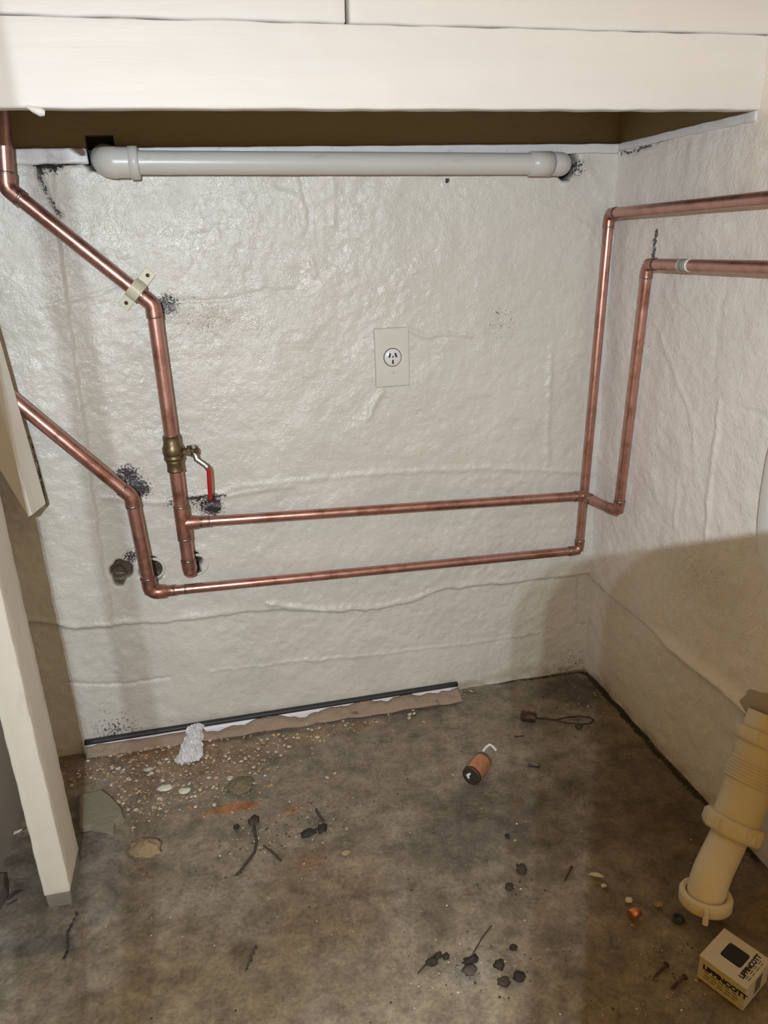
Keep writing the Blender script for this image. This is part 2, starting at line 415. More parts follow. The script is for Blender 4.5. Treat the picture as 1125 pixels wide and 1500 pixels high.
stroke2([(1090, 600), (1125, 612)], -0.002, 0.003)
d = stroke2([(905, 225), (925, 222), (985, 200)], -0.006, 0.003); soot2 += 0.9 * np.exp(-(d / 0.003) ** 2)
d = stroke2([(962, 340), (957, 385)], 0, 0.004); soot2 += 0.8 * np.exp(-(d / 0.008) ** 2)
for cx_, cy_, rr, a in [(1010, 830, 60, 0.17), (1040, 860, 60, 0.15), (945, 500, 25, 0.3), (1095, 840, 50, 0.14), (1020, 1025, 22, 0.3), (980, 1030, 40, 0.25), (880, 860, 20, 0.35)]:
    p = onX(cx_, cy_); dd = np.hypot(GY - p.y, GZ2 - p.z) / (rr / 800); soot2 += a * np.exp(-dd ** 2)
p = onX(1040, 850); st2 += 0.22 * np.exp(-((GY - p.y) / 0.10) ** 2 - ((GZ2 - p.z) / 0.06) ** 2)
st2 += 0.5 * np.exp(-(GZ2 / 0.02) ** 2) * sstep(-0.2, 0.3, fbm(GY, GZ2, 25, 3))
h2 -= 0.004
h2 = np.where((GZ2 > ZT) & (GY > -0.385), -0.028, h2)
grid_object('wall_right', np.stack([-h2, GY, GZ2], -1), {'soot_shade': soot2, 'stain': np.clip(st2, 0, 1), 'hole': hole2}, MATS['paint_right'])

# floor
st = 0.004
xs = np.arange(-1.6, 0.04, st); ys = np.arange(-2.1, 0.04, st)
FX, FY = np.meshgrid(xs, ys)
fh = 0.003 * fbm(FX, FY, 5, 3) + 0.0014 * fbm(FX, FY, 40, 3)
base = np.array([0.255, 0.222, 0.182])
tint = np.ones(FX.shape + (3,)) * base
fso = np.zeros_like(FX)
def blob(x, y, rx, ry, col, a, nz=0.5, ns=14):
    global tint
    p = onZ(x, y); q = np.hypot((FX - p.x) / rx, (FY - p.y) / ry) + nz * fbm(FX, FY, ns, 4)
    w = (a * (1 - sstep(0.35, 1.05, q)))[..., None]; tint = tint * (1 - w) + np.array(col) * w
blob(640, 1480, 0.35, 0.2, (0.30, 0.26, 0.20), 0.8)
blob(330, 1440, 0.3, 0.16, (0.215, 0.172, 0.112), 0.8)
blob(250, 1420, 0.12, 0.10, (0.20, 0.155, 0.095), 0.5)
blob(480, 1300, 0.16, 0.10, (0.205, 0.155, 0.10), 0.7)
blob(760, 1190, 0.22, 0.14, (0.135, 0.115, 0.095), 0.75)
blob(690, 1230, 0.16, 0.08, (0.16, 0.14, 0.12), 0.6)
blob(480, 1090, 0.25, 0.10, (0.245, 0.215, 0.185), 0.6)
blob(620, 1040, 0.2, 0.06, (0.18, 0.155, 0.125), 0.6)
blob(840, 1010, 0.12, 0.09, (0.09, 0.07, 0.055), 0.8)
blob(240, 1120, 0.28, 0.10, (0.31, 0.215, 0.15), 0.8)
blob(230, 1100, 0.16, 0.04, (0.33, 0.19, 0.10), 0.6)
blob(440, 1080, 0.20, 0.03, (0.30, 0.22, 0.15), 0.7)
blob(335, 1185, 0.07, 0.018, (0.42, 0.17, 0.06), 0.8, 0.4, 30)
blob(430, 1185, 0.03, 0.02, (0.34, 0.18, 0.09), 0.6, 0.4, 30)
blob(455, 1260, 0.06, 0.03, (0.28, 0.16, 0.085), 0.5, 0.4, 30)
blob(160, 1140, 0.09, 0.06, (0.30, 0.26, 0.22), 0.7)
blob(60, 1280, 0.12, 0.16, (0.17, 0.15, 0.135), 0.8)
blob(150, 1340, 0.07, 0.10, (0.22, 0.19, 0.16), 0.6)
blob(255, 1200, 0.08, 0.05, (0.28, 0.245, 0.20), 0.6)
blob(690, 1420, 0.05, 0.03, (0.30, 0.29, 0.28), 0.5, 0.4, 30)
blob(640, 1340, 0.04, 0.12, (0.16, 0.13, 0.10), 0.55, 0.5, 20)
blob(835, 1380, 0.06, 0.06, (0.17, 0.145, 0.12), 0.5)
blob(1040, 1280, 0.2, 0.25, (0.16, 0.125, 0.085), 0.5)  # right-hand blobs put the brown shade there into the floor colour
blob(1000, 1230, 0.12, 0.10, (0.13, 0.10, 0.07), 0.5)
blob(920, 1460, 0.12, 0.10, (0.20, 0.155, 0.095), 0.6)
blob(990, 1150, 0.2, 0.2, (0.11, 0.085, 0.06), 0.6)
blob(355, 1395, 0.03, 0.03, (0.12, 0.09, 0.06), 0.7, 0.4, 30)
blob(385, 1250, 0.08, 0.05, (0.25, 0.21, 0.16), 0.6)
def fsoot_shade(pl, w, a):
    global fso
    wl = [(onZ(*p).x, onZ(*p).y) for p in pl]
    d = pdist(FX + 0.006 * fbm(FX, FY, 50, 2), FY + 0.006 * fbm(FY, FX, 50, 2), wl); fso += a * np.exp(-(d / w) ** 2)
fsoot_shade([(372, 1200), (375, 1225), (374, 1245), (362, 1265), (350, 1280), (330, 1283)], 0.007, 0.55)
fsoot_shade([(385, 1240), (400, 1250), (412, 1262)], 0.004, 0.6)
fsoot_shade([(437, 1160), (455, 1175), (465, 1190), (474, 1204)], 0.008, 0.5)
fsoot_shade([(437, 1222), (455, 1222), (480, 1215)], 0.010, 0.5)
fsoot_shade([(525, 1170), (515, 1190), (510, 1215)], 0.005, 0.4)
fsoot_shade([(858, 985), (890, 1020), (960, 1100), (1040, 1183), (1110, 1260)], 0.010, 0.95)  # gap along the right wall foot, its shade put into the colour
fsoot_shade([(680, 1005), (740, 999), (850, 984)], 0.008, 0.8)
fsoot_shade([(840, 1010), (880, 1045), (895, 1065)], 0.018, 0.35)
fsoot_shade([(590, 1300), (640, 1350), (680, 1395)], 0.016, 0.26)
fsoot_shade([(710, 1365), (690, 1400)], 0.006, 0.4)
fsoot_shade([(760, 1268), (770, 1285), (785, 1290)], 0.006, 0.45)
fsoot_shade([(700, 1205), (760, 1220), (830, 1240)], 0.035, 0.22)
fsoot_shade([(750, 1300), (775, 1313)], 0.005, 0.45)
fsoot_shade([(95, 1402), (118, 1352)], 0.0035, 0.9)
fsoot_shade([(375, 1385), (355, 1425)], 0.003, 0.7)
fsoot_shade([(410, 1435), (450, 1432)], 0.004, 0.5)
fso += 0.14 * sstep(0.0, 0.5, fbm(FX, FY, 7, 3))
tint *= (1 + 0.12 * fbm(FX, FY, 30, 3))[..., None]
fh += 0.004 * np.exp(-((FY + 0.03) / 0.03) ** 2) * sstep(-0.5, -0.9, FX) * (0.5 + fbm(FX, FY, 30, 3))
fh -= 0.0015
# raised concrete footing under the post: sharp front, sloping away to the right and rear
fl = -0.4795 - 0.115 * (FX + 1.2615) + 0.003 * fbm(FX, FY, 30, 3)
pm = sstep(0.0, 0.006, FY - fl) * (1 - sstep(-0.34, -0.20, FY)) * (1 - sstep(-1.118 + 0.02 * sstep(-0.49, -0.44, FY), -1.110 + 0.07 * sstep(-0.49, -0.44, FY), FX))
fh += 0.028 * pm
pt = (sstep(0.1, 0.6, pm) * 0.75)[..., None]; tint = tint * (1 - pt) + np.array([0.185, 0.165, 0.148]) * pt
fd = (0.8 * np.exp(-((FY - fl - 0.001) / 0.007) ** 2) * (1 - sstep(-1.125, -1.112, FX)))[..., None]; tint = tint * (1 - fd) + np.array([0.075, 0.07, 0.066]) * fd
grid_object('floor', np.stack([FX, FY, fh], -1), {'soot_shade': fso}, MATS['concrete_floor'], color=tint)

def noisy_box(name, lo, hi, step, amp, mat, freq=30, kind='structure', parent=None, skip=None):
    """a box cut into small faces with slightly wavy sides"""
    mb = MB(); lo = Vector(lo); hi = Vector(hi)
    bm = bmesh.new()
    nx, ny, nz = [max(1, int(round((hi[i] - lo[i]) / step[i]))) for i in range(3)]
    def face(org, du, dv, nu, nv):
        def par(k, L): e_ = min(0.0025 / L, 0.2); return [0, e_] + [i / k for i in range(1, k)] + [1 - e_, 1]
        pu, pv_ = par(nu, du.length), par(nv, dv.length); nu, nv = len(pu) - 1, len(pv_) - 1
        vs = [[bm.verts.new(org + du * a_ + dv * b_) for b_ in pv_] for a_ in pu]
        for i in range(nu):
            for j in range(nv): bm.faces.new((vs[i][j], vs[i + 1][j], vs[i + 1][j + 1], vs[i][j + 1]))
    X = Vector((hi.x - lo.x, 0, 0)); Y = Vector((0, hi.y - lo.y, 0)); Z = Vector((0, 0, hi.z - lo.z))
    face(lo, X, Z, nx, nz); face(lo + Y, X, Z, nx, nz); face(lo, Y, Z, ny, nz); face(lo + X, Y, Z, ny, nz); face(lo, X, Y, nx, ny); face(lo + Z, X, Y, nx, ny)
    bmesh.ops.remove_doubles(bm, verts=bm.verts, dist=1e-5)
    rr_ = 0.0022
    for v in bm.verts:
        q_ = Vector([min(max(v.co[i], lo[i] + rr_), hi[i] - rr_) for i in range(3)]); dv_ = v.co - q_
        if dv_.length > 1e-6: v.co = q_ + dv_.normalized() * rr_
        v.co += mnoise.noise_vector(v.co * freq) * amp
    bmesh.ops.recalc_face_normals(bm, faces=bm.faces)
    me = bpy.data.meshes.new(name)
    base_ = parent.location if parent is not None else Vector((0, 0, 0))
    for v in bm.verts: v.co -= base_
    bm.to_mesh(me); bm.free()
    for p in me.polygons: p.use_smooth = True
    me.materials.append(MATS[mat])
    o = bpy.data.objects.new(name, me); COL.objects.link(o)
    if kind: o['kind'] = kind
    if parent is not None: o.parent = parent
    return o
# painted beam across the front and the two boards above it
b0 = noisy_box('trim_1', (XL - 0.01, -0.393, ZT + 0.001), (0.03, -0.372, 1.268), (0.012, 0.01, 0.008), 0.0012, 'beam_paint', 25)
noisy_box('trim_2', (XL - 0.01, -0.396, 1.2685), (-0.610, -0.372, 1.56), (0.015, 0.012, 0.012), 0.0012, 'beam_paint', 28)
noisy_box('trim_3', (-0.605, -0.396, 1.2685), (0.03, -0.372, 1.56), (0.015, 0.012, 0.012), 0.0012, 'beam_paint', 28)
drip = MB(); dp = onY(52, 161, -0.393)
drip.tube([dp + Vector((-0.010, -0.002, 0.004)), dp + Vector((-0.002, -0.004, 0.0)), dp + Vector((0.006, -0.004, -0.003)), dp + Vector((0.010, -0.003, -0.004))], [0.001, 0.0035, 0.005, 0.003], 10)
drip.build('paint_drip', MATS['beam_paint'], b0)
# rim boards above the walls, with the notch for the waste pipe
NX0, NX1 = onY(127, 220).x, onY(169, 220).x
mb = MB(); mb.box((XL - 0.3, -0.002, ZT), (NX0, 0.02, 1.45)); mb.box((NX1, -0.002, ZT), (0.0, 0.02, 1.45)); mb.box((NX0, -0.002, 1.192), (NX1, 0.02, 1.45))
tag(mb.build('trim_4', MATS['rim_shade_paint']), kind='structure')
mb = MB(); mb.box((NX0 - 0.01, 0.0195, 1.10), (NX1 + 0.01, 0.06, 1.24)); tag(mb.build('trim_5', MATS['black']), kind='structure')  # black block put in for the shade inside the notch
mb = MB(); mb.box((-0.004, -0.372, ZT), (0.03, 0.0, 1.45)); tag(mb.build('trim_6', MATS['rim_shade_paint']), kind='structure')
noisy_box('trim_7', (onY(168, 215).x, -0.012, 1.156), (-0.006, 0.004, ZT), (0.01, 0.006, 0.006), 0.0012, 'ledge_paint', 35)
noisy_box('trim_8', (XL - 0.25, -0.010, 1.149), (onY(127, 215).x, 0.004, ZT), (0.008, 0.006, 0.006), 0.002, 'ledge_paint', 45)
noisy_box('trim_9', (-0.006, -0.390, 1.160), (0.004, -0.004, ZT + 0.001), (0.006, 0.01, 0.006), 0.0015, 'ledge_paint', 40)
mb = MB(); mb.box((-1.6, -0.38, 1.45), (0.03, 0.03, 1.48)); tag(mb.build('ceiling', MATS['rim_shade_paint']), kind='structure')
# left wall
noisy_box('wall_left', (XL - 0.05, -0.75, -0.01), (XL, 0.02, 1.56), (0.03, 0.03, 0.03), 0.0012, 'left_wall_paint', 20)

# ------------------------------------------------------------------ timber post, brace, pad
post = empty('timber_post', (-1.148, -0.391, 0.022))
tag(post, 'cream painted square timber post standing at the left edge below the beam', 'post')
noisy_box('post_shaft', (-1.168, -0.437, 0.052), (-1.128, -0.345, 1.172), (0.02, 0.02, 0.012), 0.0011, 'post_paint', 40, None, post)
noisy_box('post_foot', (-1.1665, -0.4355, 0.020), (-1.1295, -0.3465, 0.053), (0.012, 0.012, 0.012), 0.0012, 'bare_concrete', 50, None, post)
# brace: timber cheek against the wall at the left, its lower edge raked
B = onY(68, 738, -0.062); T = onY(0, 495, -0.062); DB = 0.112
dx = (T.x - B.x) / (T.z - B.z)
F0 = onY(47, 755, -DB); F1 = onY(41, 758, -DB); F2 = onY(0, 690, -DB)
k = (F2.z - F1.z) / (F2.x - F1.x); xl = XL + 0.001; top = 1.448
fr = [(F0.x, F0.z), (F0.x + dx * (top - F0.z), top), (xl, top), (xl, F1.z + k * (xl - F1.x)), (F1.x, F1.z)]
bk = [(B.x, B.z), (B.x + dx * (top - B.z), top), (xl, top), (xl, B.z + 0.01 + k * (xl - B.x)), (B.x - 0.006, B.z)]
br = MB()
br.add([(p[0], -DB, p[1]) for p in fr] + [(p[0], -0.062, p[1]) for p in bk],
       [(0, 1, 2, 3, 4), (9, 8, 7, 6, 5)] + [(i, 5 + i, 5 + (i + 1) % 5, (i + 1) % 5) for i in range(5)], False)
tag(br.build('timber_brace', MATS['post_paint'], bevel=0.002, org=(B.x, 0, B.z)), 'cream painted raking timber brace hanging over the back wall at the left edge', 'brace')

# dark lump of wood lying beside the pad
p = onZ(2, 1318, 0.02)
mb = MB(); mb.prism([(p.x - 0.09, p.y - 0.05), (p.x + 0.004, p.y - 0.035), (p.x + 0.014, p.y - 0.002), (p.x + 0.008, p.y + 0.03), (p.x - 0.09, p.y + 0.04)], 0.019, 0.05, None, 0.9)
blk = mb.build('timber_offcut', MATS['dark_timber'], bevel=0.002, org=(p.x - 0.03, p.y, 0.02)); tag(blk, 'dark timber offcut on the concrete footing at the far left', 'offcut')
mb = MB(); q = onZ(22, 1312, 0.03)
mb.tube([q + Vector((-0.012, -0.004, 0)), q + Vector((0.0, 0.002, 0.004)), q + Vector((0.010, 0.008, 0.001))], [0.003, 0.003, 0.001], 6)
mb.tube([q + Vector((-0.010, -0.012, -0.004)), q + Vector((0.004, -0.006, -0.003))], 0.0015, 6)
mb.build('splinter', MATS['char'], blk)

# ------------------------------------------------------------------ copper pipework
RB, RS = 0.0127, 0.0100
def arc_elbow(P, A, Bp, r, bend, sock):
    """fitting centred on corner P between directions to A and Bp; returns path points"""
    a = (Vector(A) - P).normalized(); b = (Vector(Bp) - P).normalized()
    ang = math.acos(max(-1, min(1, a.dot(b)))); t = bend / math.tan(ang / 2)
    p0 = P + a * t; p1 = P + b * t
    bis = (a + b).normalized(); cen = P + bis * (bend / math.sin(ang / 2))
    pts = [p0 + a * sock, p0]
    v0 = p0 - cen; v1 = p1 - cen; tot = v0.angle(v1); axx = v0.cross(v1).normalized()
    n = 9
    for i in range(1, n): pts.append(cen + Matrix.Rotation(tot * i / n, 3, axx) @ v0)
    pts += [p1, p1 + b * sock]
    return pts
def ring(c, d, r, parent, w=0.0022, mat='solder'):
    d = Vector(d).normalized(); mb = MB(); mb.lathe([(-w, r * 0.97), (-w * 0.7, r * 1.015), (w * 0.7, r * 1.015), (w, r * 0.97)], c, d, 20); return mb.build('solder_ring', MATS[mat], parent)
def run(root, pts, r, start=False, end=False, bends=None, skip=()):
    """straight pipes and elbows along pts; every elbow carries two solder rings"""
    pts = [Vector(p) for p in pts]
    for i in range(len(pts) - 1):
        if i in skip: continue
        MB().tube([pts[i], pts[i + 1]], r, 24).build('pipe', MATS['copper'], root)
    for i in range(1, len(pts) - 1):
        bend, sock = (bends or {}).get(i, (r * 1.25, r * 1.1))
        pp = arc_elbow(pts[i], pts[i - 1], pts[i + 1], r, bend, sock)
        base_r = r * 1.10
        mb = MB(); mb.tube(pp, [base_r * 1.03, base_r] + [base_r] * (len(pp) - 4) + [base_r, base_r * 1.03], 24)
        e = root_child(mb, 'elbow', root)
        ring(pp[0], pp[1] - pp[0], r * 1.12, None if False else root)
        ring(pp[-1], pp[-2] - pp[-1], r * 1.12, root)
def root_child(mb, name, root, mat='copper_fitting'): return mb.build(name, MATS[mat], root)

# pipe with the valve: comes down from behind the beam, angles across the wall, feeds the upper horizontal line
YP = -0.046
pA = empty('copper_pipe', onY(279, 830, 0.0)); tag(pA, 'copper pipe with brass valve, teeing into the upper horizontal line', 'pipe')
a1 = onY(10, 275, YP); a2 = onY(224, 446, YP); a3 = onY(278, 838, YP)
a0 = onY(2, 160, YP) ; a0 = a1 + (a0 - a1) * 2.4
run(pA, [a0, a1, a2, a3, a3 + Vector((0, 0.06, 0))], RB, bends={3: (0.016, 0.010)})
pv = lambda y: a2 + (a3 - a2) * ((onY(224 + (y - 446) * 54 / 392, y, YP).z - a2.z) / (a3.z - a2.z))
ax = (a3 - a2).normalized()
# valve
vc = pv(664)
valve = MB()
hexw = lambda q, d: 1.0 / math.cos((q % (math.pi / 3)) - math.pi / 6) * 0.93
valve.lathe([(-0.034, 0.0128), (-0.034, 0.0158), (-0.020, 0.0158), (-0.017, 0.0168), (-0.012, 0.0190), (-0.003, 0.0196), (0.002, 0.0185), (0.004, 0.0170), (0.005, 0.0186), (0.011, 0.0186), (0.0125, 0.0150), (0.014, 0.0165), (0.018, 0.0150), (0.032, 0.0152), (0.034, 0.0160), (0.036, 0.0128)], vc, ax, 28)
vb = valve.build('valve_body', MATS['brass'], pA)
sx = Vector((1, -0.12, 0.06)).normalized()
mb = MB(); mb.lathe([(0.012, 0.0068), (0.026, 0.0068), (0.0262, 0.0105), (0.033, 0.0105), (0.0335, 0.006), (0.040, 0.006), (0.040, 0.0)], vc + ax * -0.001, sx, 6, False); mb.build('valve_stem', MATS['brass'], vb)
hp = [vc + sx * 0.038 + Vector((0, -0.001, 0.012)), vc + sx * 0.038 + Vector((0, -0.002, -0.004)), vc + sx * 0.041 + Vector((0, -0.004, -0.016)), vc + sx * 0.056 + Vector((0, -0.010, -0.028)), vc + sx * 0.061 + Vector((0, -0.012, -0.036)), vc + sx * 0.062 + Vector((0, -0.013, -0.050))]
hend = onY(308, 731, hp[-1].y)
lev = MB(); lev.tube(hp[:5], 0.0052, 10, flat=(0.35, 1.0)); hd = lev.build('valve_handle', MATS['steel'], pA)
mb = MB(); mb.tube([hp[4] + Vector((-0.003, 0, 0.004)), hp[4], (hp[4] + hend) / 2, hend], [0.0045, 0.0055, 0.0058, 0.0050], 12, flat=(0.75, 1.0)); mb.build('red_sleeve', MATS['red_plastic'], hd)
mb = MB(); mb.lathe([(0.0385, 0.0065), (0.0455, 0.0065), (0.0460, 0.0050), (0.0460, 0.0)], vc, sx, 6, False); mb.build('handle_nut', MATS['rusty_iron'], hd)
# tee and reducer to the horizontal line
tc = pv(766)
YB = -0.066
e1 = onY(855, 726, YB)                       # corner at the right end
tee = MB(); tee.tube([tc - ax * 0.033, tc - ax * 0.030, tc + ax * 0.030, tc + ax * 0.033], [RB * 1.09, RB * 1.13, RB * 1.13, RB * 1.09], 24)
bd = (e1 - tc).normalized()
tee.tube([tc, tc + bd * 0.022, tc + bd * 0.030, tc + bd * 0.033, tc + bd * 0.048], [RB * 1.10, RB * 1.06, RS * 1.16, RS * 1.12, RS * 1.12], 24)
tee.build('tee', MATS['copper_fitting'], pA)
for q, d_, r_ in ((tc - ax * 0.033, ax, RB * 1.12), (tc + ax * 0.033, ax, RB * 1.12), (tc + bd * 0.034, bd, RS * 1.15), (tc + bd * 0.049, bd, RS * 1.12)): ring(q, d_, r_, pA)
XR = -0.032
r1 = onX(906, 750, XR); r2 = onX(949, 387, XR); r3 = onX(1125, 392, XR); r3 = r2 + (r3 - r2) * 2.6
e1 = Vector((XR - 0.012, e1.y, e1.z)) if e1.x > XR - 0.012 else e1
run(pA, [tc, e1, r1, r2, r3], RS)
st_ = r2 + (r3 - r2).normalized() * 0.098
mb = MB(); dr = (r3 - r2).normalized(); mb.lathe([(0, RS * 1.0), (0.0002, RS * 1.025), (0.030, RS * 1.025), (0.0302, RS * 1.0)], st_, dr, 24); lb = mb.build('pipe_label', MATS['white_gloss'], pA)
mb = MB()
for i in range(6):
    q0 = 0.006 + 0.0032 * i; mb.lathe([(q0, RS * 1.03), (q0 + (0.0022 if i % 2 else 0.0014), RS * 1.03)], st_, dr, 24)
mb.build('label_print', MATS['print_black'], lb)

# second pipe: below, ends at the lower horizontal line and the rear riser
pB = empty('copper_pipe', onY(222, 868, 0.0)); tag(pB, 'copper pipe from the brace feeding the lower horizontal line and corner riser', 'pipe')
YQ = -0.046; YC = -0.030
c1 = onY(192, 727, YQ); c0 = onY(37, 599, YQ); c0 = c1 + (c0 - c1) * 1.4; c2 = onY(221, 868, YQ)
c3 = onY(848, 806, YC); c4 = onY(893, 313, YC); c5 = onX(1125, 290, c4.x)
c5 = c4 + (c5 - c4) * 2.5
run(pB, [c0, c1, c2], RB)
bd2 = (c3 - c2).normalized()
pp = arc_elbow(c2, c1, c3, RB, 0.015, 0.018)
mb = MB(); mb.tube(pp[:-1] + [pp[-2] + bd2 * 0.010, pp[-2] + bd2 * 0.016, pp[-2] + bd2 * 0.030], [RB * 1.13] * (len(pp)) + [RS * 1.14, RS * 1.12], 24); mb.build('reducing_elbow', MATS['copper_fitting'], pB)
ring(pp[0], pp[1] - pp[0], RB * 1.15, pB); ring(pp[-2] + bd2 * 0.030, bd2, RS * 1.14, pB); ring(pp[-2] + bd2 * 0.052, bd2, RS * 1.03, pB)
run(pB, [pp[-2] + bd2 * 0.01, c3, c4, c5], RS)

# pipe clip on the upper diagonal
cdir = (a2 - a1).normalized(); cc = a1 + cdir * ((onY(197, 427, YP) - a1).dot(cdir))
nrm = Vector((0, -1, 0)); sd = cdir.cross(nrm).normalized()
clip = empty('pipe_clip', (cc.x, 0, cc.z)); tag(clip, 'cream plastic saddle clip holding the upper diagonal copper pipe', 'pipe clip')
M = Matrix((( cdir.x, sd.x, nrm.x), (cdir.y, sd.y, nrm.y), (cdir.z, sd.z, nrm.z))).to_4x4(); M.translation = Vector((cc.x, 0, cc.z))
mb = MB(); w = 0.0105; ro = RB * 1.32; hc = -YP
prof = [(-0.041, 0.0), (-0.041, 0.007), (-ro, 0.007), (-ro, hc + 0.002)] + [(-ro * math.cos(q), hc + ro * math.sin(q)) for q in np.linspace(0.15, math.pi - 0.15, 11)] + [(ro, hc + 0.002), (ro, 0.007), (0.041, 0.007), (0.041, 0.0)]
n = len(prof)
mb.add([M @ Vector((-w, y, z)) for y, z in prof] + [M @ Vector((w, y, z)) for y, z in prof], [tuple(range(n)), tuple(reversed(range(n, 2 * n)))] + [(i, n + i, n + (i + 1) % n, (i + 1) % n) for i in range(n)], False)
mb.build('saddle', MATS['clip_plastic'], clip, bevel=0.0008)
for s_ in (-1, 1):
    mb = MB(); mb.lathe([(0.0, 0.0035), (0.0078, 0.0035), (0.0085, 0.0025), (0.0085, 0)], M @ Vector((0, s_ * 0.031, 0)), nrm, 12); mb.build('screw', MATS['rusty_iron'], clip)

# white escutcheon pieces behind the two wall pipes
for (x, y, g) in ((224, 832, 'behind the lower left elbow'), (288, 826, 'behind the foot of the valve pipe')):
    c = onY(x, y); mb = MB(); mb.lathe([(0, 0.020), (0.002, 0.024), (0.004, 0.024), (0.005, 0.0195), (0.0, 0.0195)], c + Vector((0, -0.001, 0)), (0, -1, 0), 26)
    tag(mb.build('pipe_collar', MATS['plate_paint'], org=c), 'pale ring collar in the wall ' + g, 'collar')

# ------------------------------------------------------------------ white waste pipe along the top of the wall
YW = -0.030
w0 = onY(160, 238, YW); w1 = onY(828, 240, YW)
wp = empty('waste_pipe', w0.copy()); tag(wp, 'white painted plastic waste pipe running along the top of the wall', 'pipe')
d_ = (w1 - w0).normalized()
L = (w1 - w0).length
MB().tube([w0, w0 + d_ * (L - 0.03)], 0.0185, 28).build('pipe', MATS['pvc'], wp)
pp = arc_elbow(w0 + d_ * 0.0, w0 + d_ * 0.3, w0 + Vector((-0.02, 0.09, 0.02)), 0.02, 0.016, 0.022)
mb = MB(); mb.tube([pp[0] + d_ * 0.004] + pp[:-1] + [pp[-1]], [0.0235] * 3 + [0.0245] * (len(pp) - 2) + [0.023], 26); mb.build('elbow', MATS['pvc'], wp)
mb = MB(); q = pp[0]; mb.lathe([(-0.004, 0.022), (-0.003, 0.0262), (0.010, 0.0262), (0.012, 0.0245), (0.012, 0.018)], q, d_, 28); mb.build('socket_rim', MATS['pvc'], wp)
q1 = onY(776, 240, YW); L1 = (q1 - w0).dot(d_); L2 = (onY(806, 240, YW) - w0).dot(d_)
mb = MB(); mb.lathe([(L1 - 0.001, 0.0185), (L1, 0.0212), (L2, 0.0216), (L2 + 0.001, 0.019)], w0, d_, 28); mb.build('coupling', MATS['pvc'], wp)
ee = onY(824, 240, YW); pp = arc_elbow(ee, w0, ee + Vector((0.01, 0.08, 0)), 0.019, 0.017, 0.006)
mb = MB(); mb.tube(pp, 0.0205, 26); mb.build('elbow', MATS['pvc'], wp)

# ------------------------------------------------------------------ socket outlet
oc = onY(573, 523)
ol = empty('wall_socket', (oc.x, 0, oc.z)); tag(ol, 'single round power socket with painted-over cover plate on the wall', 'socket')
y0 = -0.011
mb = MB(); mb.box((oc.x - 0.0345, y0, oc.z - 0.057), (oc.x + 0.0345, 0.004, oc.z + 0.057)); pl = mb.build('cover_plate', MATS['plate_paint'], ol, bevel=0.003, seg=3)
fc = Vector((oc.x, y0, oc.z)) + Vector((0.0, 0, 0.001))
mb = MB(); mb.lathe([(-0.001, 0.0182), (0.0004, 0.0182), (0.0004, 0.0168), (-0.001, 0.0168)], fc, (0, -1, 0), 32); mb.build('dark_gap', MATS['dark_slot'], ol)
mb = MB(); mb.lathe([(-0.001, 0.0168), (0.0016, 0.0168), (0.0026, 0.0158), (0.0026, 0)], fc, (0, -1, 0), 32); face = mb.build('socket_face', MATS['socket_white'], ol)
for sx_, sz_, rot, hw, hh in ((-0.0062, 0.0042, 0.30, 0.0019, 0.0045), (0.0062, 0.0042, -0.30, 0.0019, 0.0045), (0.0, -0.0085, 0.0, 0.0017, 0.0042)):
    R_ = Matrix.Translation(fc + Vector((sx_, -0.0026, sz_))) @ Matrix.Rotation(rot, 4, 'Y')
    mb = MB(); mb.box((-hw, -0.0003, -hh), (hw, 0.001, hh), R_); mb.build('slot', MATS['dark_slot'], face)
mb = MB(); mb.lathe([(0, 0.0024), (0.0006, 0.0022), (0.0006, 0)], fc + Vector((0, -0.0026, 0.0015)), (0, -1, 0), 12); mb.build('centre_screw', MATS['steel'], face)
mb = MB(); mb.lathe([(0, 0.0038), (0.0012, 0.0034), (0.0018, 0.0)], fc + Vector((0, 0.0, -0.029)), (0, -1, 0), 14); mb.build('plate_screw', MATS['plate_paint'], ol)

# ------------------------------------------------------------------ white plastic outlet pipe low on the right wall
t0 = onX(1127, 1068, 0.0); t1 = Vector((-0.118, -0.672, 0.055))
tr = empty('drain_outlet', (t0.x, t0.y, t0.z)); tag(tr, 'white plastic drain outlet bending down from the right wall', 'drain pipe')
# axis of the upper, straight part
u0 = t0 + Vector((0.0, 0.0, 0.0)); u1 = onX(1074, 1212, -0.080)
ua = (u1 - u0).normalized(); Lu = (u1 - u0).length
rP = 0.0335
mb = MB()
ribs = []
for i in range(7):
    a_ = 0.058 + i * 0.0052; ribs += [(a_, rP * 1.15), (a_ + 0.0008, rP * 1.23), (a_ + 0.0030, rP * 1.23), (a_ + 0.0038, rP * 1.15)]
mb.lathe([(-0.02, rP * 1.15), (0.03, rP * 1.18), (0.056, rP * 1.20)] + ribs + [(0.098, rP * 1.10), (Lu - 0.012, rP * 1.08)], u0, ua, 40); mb.build('threaded_sleeve', MATS['pvc_cream'], tr)
mb = MB(); notch = lambda q, d: 1.035 if (q * 9 / (2 * math.pi)) % 1 < 0.16 else 1.0
mb.lathe([(0.008, rP * 1.2), (0.008, rP * 1.36), (0.012, rP * 1.40), (0.028, rP * 1.40), (0.031, rP * 1.32), (0.031, rP * 1.18)], u0, ua, 108, True, notch); mb.build('collar_nut', MATS['pvc_cream'], tr)
mb = MB(); mb.lathe([(Lu - 0.015, rP * 1.08), (Lu - 0.015, rP * 1.30), (Lu - 0.011, rP * 1.36), (Lu + 0.008, rP * 1.36), (Lu + 0.012, rP * 1.28), (Lu + 0.012, rP * 0.95)], u0, ua, 108, True, notch); nut = mb.build('lock_nut', MATS['pvc_cream'], tr)
